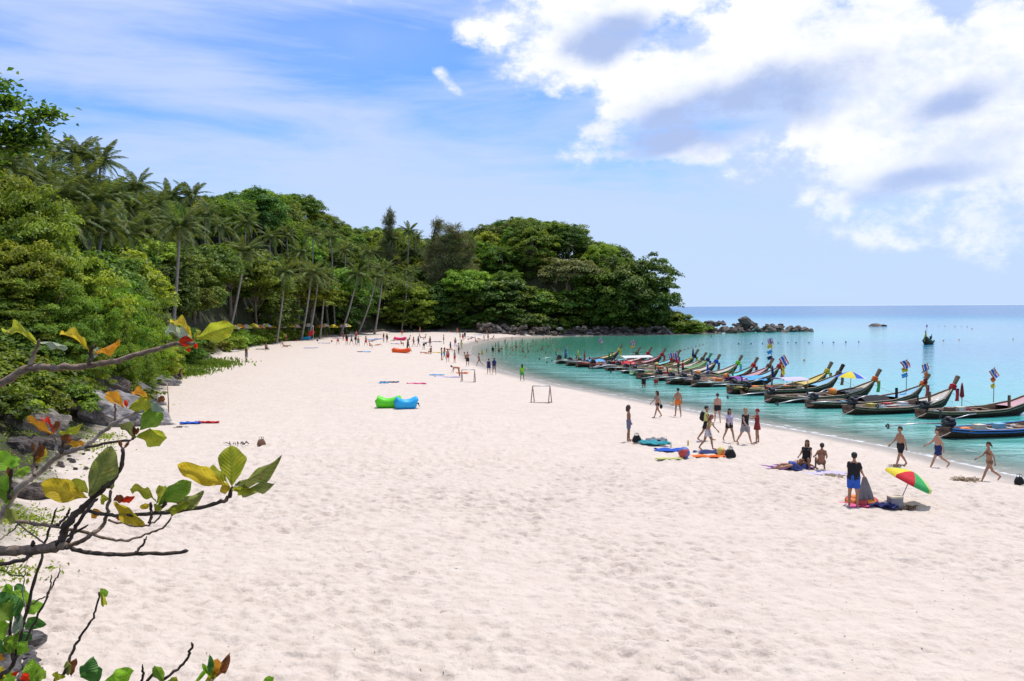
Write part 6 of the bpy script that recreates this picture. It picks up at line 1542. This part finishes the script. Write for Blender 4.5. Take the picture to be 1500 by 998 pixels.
def branch(par, O, pts, w0, w1, material, d=DN, dd=0.0, name='branch', knots=True):
    """pts in photograph pixels, widths in pixels at depth d; dd = depth change along the branch"""
    P = [ptd(x, y, d + dd * i / (len(pts) - 1) + .03 * math.sin(i * 2.3)) - O for i, (x, y) in enumerate(pts)]
    S = smooth_path(P); k = d / FPX / 2
    R = [.86 * (w0 + (w1 - w0) * i / (len(S) - 1)) * k * (1 + (.14 * math.sin(i * 2.7) if knots else 0)) for i in range(len(S))]
    R[-1] *= .45; S = [p + Vector((random.gauss(0, .0025), random.gauss(0, .0025), random.gauss(0, .0025))) for p in S]
    return part(name, MB().tube(S, R, 8).mesh(name), material, par)
def leaf(par, O, base, tip, wpx, key, d=DN, tilt=0.0, roll=0.0, mi=None):
    """a leaf from base to tip (pixels), wpx wide; tilt pushes the tip away in depth, roll turns the blade"""
    b = ptd(base[0], base[1], d); t = ptd(tip[0], tip[1], d + tilt)
    ax = t - b; L = ax.length; ax.normalize()
    view = (CAM_P - b).normalized(); nrm = (view - ax * view.dot(ax)).normalized()
    if nrm.z < -.2: pass
    nrm = Quaternion(ax, roll) @ nrm; yv = nrm.cross(ax).normalized()
    W = wpx * d / FPX / max(.35, abs(math.cos(roll)))
    M = Matrix(((ax.x * L, yv.x * W, nrm.x * L, b.x - O.x), (ax.y * L, yv.y * W, nrm.y * L, b.y - O.y), (ax.z * L, yv.z * W, nrm.z * L, b.z - O.z), (0, 0, 0, 1)))
    o = part('leaf', random.choice(LEAF) if mi is None else LEAF[mi], LM[key], par)
    o.matrix_local = M
    return o
bp0 = ptd(-330, 900, 4.2); O1 = Vector((bp0.x, bp0.y, tz(bp0.x, bp0.y) - .1))
TREE1 = thing('sea_almond_tree', 'sea almond tree reaching bare twigs with large yellow, red and green leaves over the sand', 'tree', O1)
part('trunk', MB().tube(smooth_path([Vector((0, 0, 0)), ptd(-315, 800, 4.25) - O1, ptd(-260, 700, 4.2) - O1, ptd(-230, 560, 4.2) - O1, ptd(-240, 420, 4.3) - O1]), [.11 - .0035 * i for i in range(21)], 10).mesh('almond_trunk'), BARK, TREE1)
br = lambda *a, **k: branch(TREE1, O1, *a, **k)
up_ = br([(-235, 600), (-120, 590), (-40, 576), (0, 562), (42, 540), (87, 539), (129, 536), (165, 530), (207, 518), (250, 506), (286, 502)], 17, 6, TWIG, 4.15, -.1)
br([(44, 537), (51, 518), (57, 497)], 8, 5, TWIG, 4.1); br([(131, 535), (133, 520), (135, 505)], 7, 5, TWIG_D, 4.08)
md = br([(-262, 690), (-130, 800), (-40, 800), (-5, 765), (12, 738), (30, 714), (60, 690), (85, 668), (123, 655), (150, 633), (168, 620), (190, 609), (212, 601)], 16, 4, TWIG_P, 4.2, -.25)
br([(123, 656), (159, 650), (195, 643)], 5, 4, TWIG_D, 3.98); br([(84, 667), (82, 650), (79, 636)], 6, 4, TWIG_P, 4.0); br([(50, 698), (50, 680), (50, 664)], 6, 5, TWIG, 4.0); br([(90, 664), (92, 655), (92, 646)], 6, 5, TWIG_D, 4.0); br([(168, 619), (169, 605), (167, 592)], 4, 3, TWIG, 3.98); br([(14, 730), (15, 705), (17, 686)], 7, 5, TWIG_D, 4.05); br([(195, 643), (197, 635), (198, 627)], 5, 3, TWIG_D, 3.97)
lo = br([(-285, 740), (-160, 800), (-60, 812), (0, 807), (51, 806), (86, 801), (100, 797)], 20, 15, TWIG, 4.1, -.2)
br([(88, 800), (93, 780), (103, 762), (122, 745), (142, 724), (160, 708), (172, 693), (181, 672), (179, 655)], 15, 6, TWIG_D, 3.9); br([(100, 795), (112, 770), (128, 748), (142, 730)], 8, 5, TWIG_D, 3.88)
br([(92, 800), (112, 796), (130, 786), (150, 770), (158, 745), (162, 718)], 9, 5, TWIG, 3.92); br([(94, 802), (118, 807), (143, 811), (191, 812), (236, 811), (277, 807)], 8, 6, TWIG_D, 3.9); br([(198, 810), (208, 800), (214, 788)], 5, 3, TWIG_D, 3.9)
br([(131, 748), (150, 753), (175, 755), (223, 752), (271, 747), (319, 737), (335, 728), (340, 713)], 6, 7, TWIG_D, 3.86); br([(24, 763), (50, 768), (80, 771), (127, 782), (155, 788), (182, 793), (212, 784), (238, 774), (252, 757)], 7, 3, TWIG, 3.98); br([(-20, 832), (0, 827), (35, 820), (48, 808), (49, 792)], 7, 7, TWIG_D, 3.96)
br([(84, 770), (95, 760), (103, 746)], 5, 4, TWIG_D, 3.95); br([(157, 763), (185, 768), (210, 771), (226, 764), (238, 755)], 4, 3, TWIG, 3.9); br([(219, 766), (222, 752), (221, 736)], 5, 5, TWIG_D, 3.88); br([(26, 765), (45, 782), (66, 796)], 3, 3, TWIG, 3.95); br([(27, 768), (14, 780), (-4, 792)], 3, 2, TWIG, 3.95); br([(228, 750), (236, 743), (243, 735)], 6, 6, TWIG_D, 3.87); br([(60, 801), (90, 790), (130, 770)], 5, 4, TWIG_D, 3.97)
for (bx, by), (tx, ty), w, key, d, tl, ro in [
    ((56, 503), (3, 482), 15, 'l', 4.1, .05, .6), ((57, 502), (99, 507), 7, 'w', 4.1, .06, 1.0), ((130, 513), (88, 486), 10, 'y', 4.08, .03, .9), ((137, 516), (176, 499), 9, 'o', 4.08, 0, .9), ((137, 527), (143, 508), 5, 'w', 4.08, 0, .3),
    ((283, 499), (241, 481), 15, 'w', 4.05, .04, .7), ((281, 492), (249, 468), 12, 'y', 4.05, .05, .7), ((289, 496), (343, 476), 28, 'l', 4.03, .03, .25), ((284, 497), (264, 503), 15, 'r', 4.04, 0, .2), ((285, 501), (288, 511), 6, 'r', 4.04, 0, 0), ((278, 508), (275, 516), 6, 'r', 4.04, 0, .1), ((283, 498), (292, 482), 7, 'l', 4.06, .03, .6),
    ((78, 636), (40, 616), 10, 'o', 4.0, .03, .8), ((84, 634), (122, 621), 9, 'l', 4.0, .02, .8), ((79, 634), (84, 617), 9, 'k', 4.0, .03, .6), ((91, 650), (101, 636), 14, 'k', 4.0, 0, .4), ((96, 651), (124, 647), 9, 'o', 4.0, .02, .7), ((50, 676), (62, 650), 11, 'k', 4.0, 0, .3), ((51, 678), (68, 656), 7, 'y', 4.0, .03, .5), ((50, 664), (47, 648), 5, 'k', 4.0, 0, 0), ((54, 679), (60, 671), 6, 'y', 4.0, 0, 0), ((80, 634), (60, 612), 6, 'r', 4.02, .05, .5),
    ((182, 597), (155, 577), 17, 'o', 3.97, .03, .4), ((188, 599), (224, 586), 23, 'l', 3.96, .05, .3), ((219, 585), (192, 573), 11, 'o', 3.98, .03, .6), ((220, 586), (240, 603), 11, 'w', 3.96, 0, .5), ((232, 590), (240, 580), 9, 'k', 3.98, 0, .3), ((205, 630), (235, 598), 27, 'g', 3.95, .04, .25), ((200, 639), (247, 641), 25, 'l', 3.94, -.03, .3), ((198, 642), (176, 620), 14, 'v', 3.96, .02, .6), ((197, 640), (196, 624), 5, 'k', 3.96, 0, 0), ((199, 638), (203, 626), 5, 'k', 3.95, 0, 0), ((186, 598), (183, 586), 5, 'r', 3.97, 0, .3),
    ((17, 693), (-6, 666), 28, 'f', 4.05, .03, .4), ((19, 698), (44, 683), 12, 'g', 4.04, .02, .6), ((15, 690), (26, 668), 12, 'f', 4.06, .05, .3), ((12, 720), (-8, 700), 22, 'f', 4.05, 0, .3), ((10, 740), (4, 712), 16, 'g', 4.06, 0, .3), ((9, 742), (24, 765), 14, 'v', 4.07, .03, .5), ((14, 700), (12, 684), 6, 'k', 4.04, 0, 0),
    ((128, 729), (63, 713), 32, 'y', 3.88, 0, .25), ((130, 727), (164, 654), 34, 'v', 3.87, .05, .2), ((129, 722), (106, 708), 20, 'l', 3.9, .05, .3), ((112, 714), (102, 712), 7, 'r', 3.92, 0, 0), ((168, 735), (211, 770), 18, 'y', 3.86, -.02, .35), ((166, 733), (182, 728), 12, 'k', 3.9, 0, .3), ((176, 733), (197, 728), 9, 'r', 3.9, 0, .4), ((153, 752), (132, 754), 13, 'o', 3.9, 0, .2), ((160, 730), (146, 734), 14, 'l', 3.92, 0, .4), ((163, 718), (165, 706), 6, 'v', 3.92, 0, 0), ((168, 760), (188, 757), 5, 'r', 3.9, 0, .3),
    ((229, 735), (190, 713), 13, 'l', 3.86, .03, .6), ((231, 740), (281, 704), 26, 'g', 3.85, .03, .2), ((230, 738), (241, 712), 22, 'l', 3.88, .06, .5), ((250, 744), (299, 723), 17, 'v', 3.86, .04, .4), ((242, 748), (278, 738), 10, 'l', 3.84, -.02, .6), ((222, 740), (206, 744), 8, 'y', 3.88, 0, .3), ((226, 738), (236, 748), 9, 'l', 3.86, 0, .3), ((252, 733), (272, 728), 16, 'k', 3.9, .04, .5),
    ((337, 713), (262, 686), 24, 'y', 3.84, .02, .3), ((340, 712), (337, 653), 36, 'l', 3.84, .05, .15), ((344, 711), (412, 671), 18, 'v', 3.83, -.03, .5), ((342, 714), (399, 713), 13, 'v', 3.82, -.05, .7), ((338, 715), (322, 720), 12, 'y', 3.84, -.02, .3), ((336, 712), (304, 684), 12, 'l', 3.88, .06, .5), ((344, 714), (370, 719), 10, 'l', 3.8, -.06, .5),
    ((178, 657), (175, 645), 5, 'k', 3.9, 0, 0), ((181, 658), (190, 646), 4, 'k', 3.9, 0, 0), ((252, 757), (253, 750), 4, 'k', 3.98, 0, 0)]:
    leaf(TREE1, O1, (bx, by), (tx, ty), w * 1.08, key, d, tl, ro * .8)

bq = ptd(-40, 1120, 4.3); O2 = Vector((bq.x, bq.y, tz(bq.x, bq.y) - .1))
BUSH = thing('leafy_bush', 'bush with broad bright green leaves and tall dark bare stems beside the viewpoint', 'bush', O2)
b2 = lambda *a, **k: branch(BUSH, O2, *a, **k)
g0 = project(O2)
b2([(g0[0], g0[1]), (-20, 1030), (0, 992), (19, 973), (35, 909), (54, 839), (69, 788), (83, 744)], 10, 3, TWIG_D, 4.25, -.1, 'stem'); b2([(19, 973), (48, 919), (69, 874), (80, 852), (88, 833)], 5, 2, TWIG_D, 4.15, 0, 'stem'); b2([(69, 874), (74, 858), (76, 843)], 3, 2, TWIG_D, 4.14, 0, 'stem'); b2([(38, 889), (55, 880), (70, 873)], 3, 2, TWIG_D, 4.16, 0, 'stem')
b2([(g0[0] + 40, g0[1]), (70, 1040), (94, 986), (108, 951), (120, 930), (134, 909), (142, 885), (147, 866)], 6, 3, TWIG_D, 4.2, -.1, 'stem'); b2([(g0[0] + 80, g0[1]), (200, 1030), (242, 994), (268, 973), (277, 958), (281, 943)], 6, 4, TWIG_D, 4.2, -.1, 'stem'); b2([(205, 1010), (210, 990), (208, 975)], 6, 3, TWIG_D, 4.1, 0, 'stem')
b2([(g0[0] + 80, g0[1]), (240, 1050), (300, 1005), (314, 992)], 6, 4, TWIG, 4.2, -.05, 'stem'); b2([(20, 970), (15, 930), (18, 890), (24, 870)], 6, 3, TWIG_D, 4.2, 0, 'stem'); b2([(38, 915), (34, 870), (36, 840), (40, 820)], 2.5, 1.5, TWIG_P, 4.2, 0, 'stem'); b2([(-10, 832), (15, 840), (35, 845)], 3, 2, F_GRASS, 4.2, 0, 'stem')
LB = [((147, 862), (156, 874), 10, 'f'), ((149, 866), (152, 888), 7, 'l'), ((312, 990), (336, 962), 13, 'k'), ((312, 990), (318, 966), 16, 'o'), ((310, 992), (296, 972), 6, 'f'), ((308, 985), (308, 962), 8, 'd'), ((300, 1002), (318, 984), 10, 'l'), ((283, 1005), (310, 972), 5, 'f'),
      ((120, 990), (150, 982), 24, 'd'), ((118, 992), (138, 966), 20, 'd'), ((150, 1004), (198, 982), 20, 'f'), ((150, 1010), (180, 1000), 18, 'f'), ((104, 992), (112, 964), 9, 'k'), ((100, 990), (101, 966), 8, 'v'), ((96, 992), (76, 988), 9, 'l'), ((240, 1000), (226, 974), 13, 'g'), ((385, 1004), (400, 993), 12, 'f'), ((240, 1002), (262, 996), 10, 'l'),
      ((50, 1000), (46, 966), 18, 'f'), ((56, 1004), (60, 975), 14, 'g'), ((30, 996), (44, 988), 12, 'r'), ((24, 990), (20, 984), 8, 'r'), ((8, 1000), (-6, 975), 14, 'y'), ((4, 985), (20, 1002), 14, 'f'),
      ((22, 905), (8, 862), 26, 'f'), ((20, 900), (34, 862), 24, 'f'), ((18, 910), (-8, 890), 26, 'g'), ((24, 915), (20, 868), 14, 'd'), ((38, 900), (62, 884), 17, 'f'), ((34, 915), (66, 914), 16, 'd'), ((28, 925), (12, 945), 20, 'g'), ((14, 915), (-10, 925), 28, 'f'), ((26, 930), (28, 900), 12, 'w'), ((30, 945), (42, 925), 16, 'd'), ((28, 960), (38, 940), 16, 'f'), ((10, 955), (-8, 940), 18, 'd'), ((8, 890), (-6, 870), 20, 'd'), ((16, 880), (10, 856), 12, 'f'), ((5, 940), (22, 955), 16, 'g'), ((20, 870), (36, 858), 13, 'd'), ((8, 965), (-10, 960), 14, 'o')]
for (a, b_, w, key) in LB: leaf(BUSH, O2, a, b_, w * 1.2, key, random.uniform(4.1, 4.3), random.uniform(-.03, .05), random.uniform(-.5, .5))
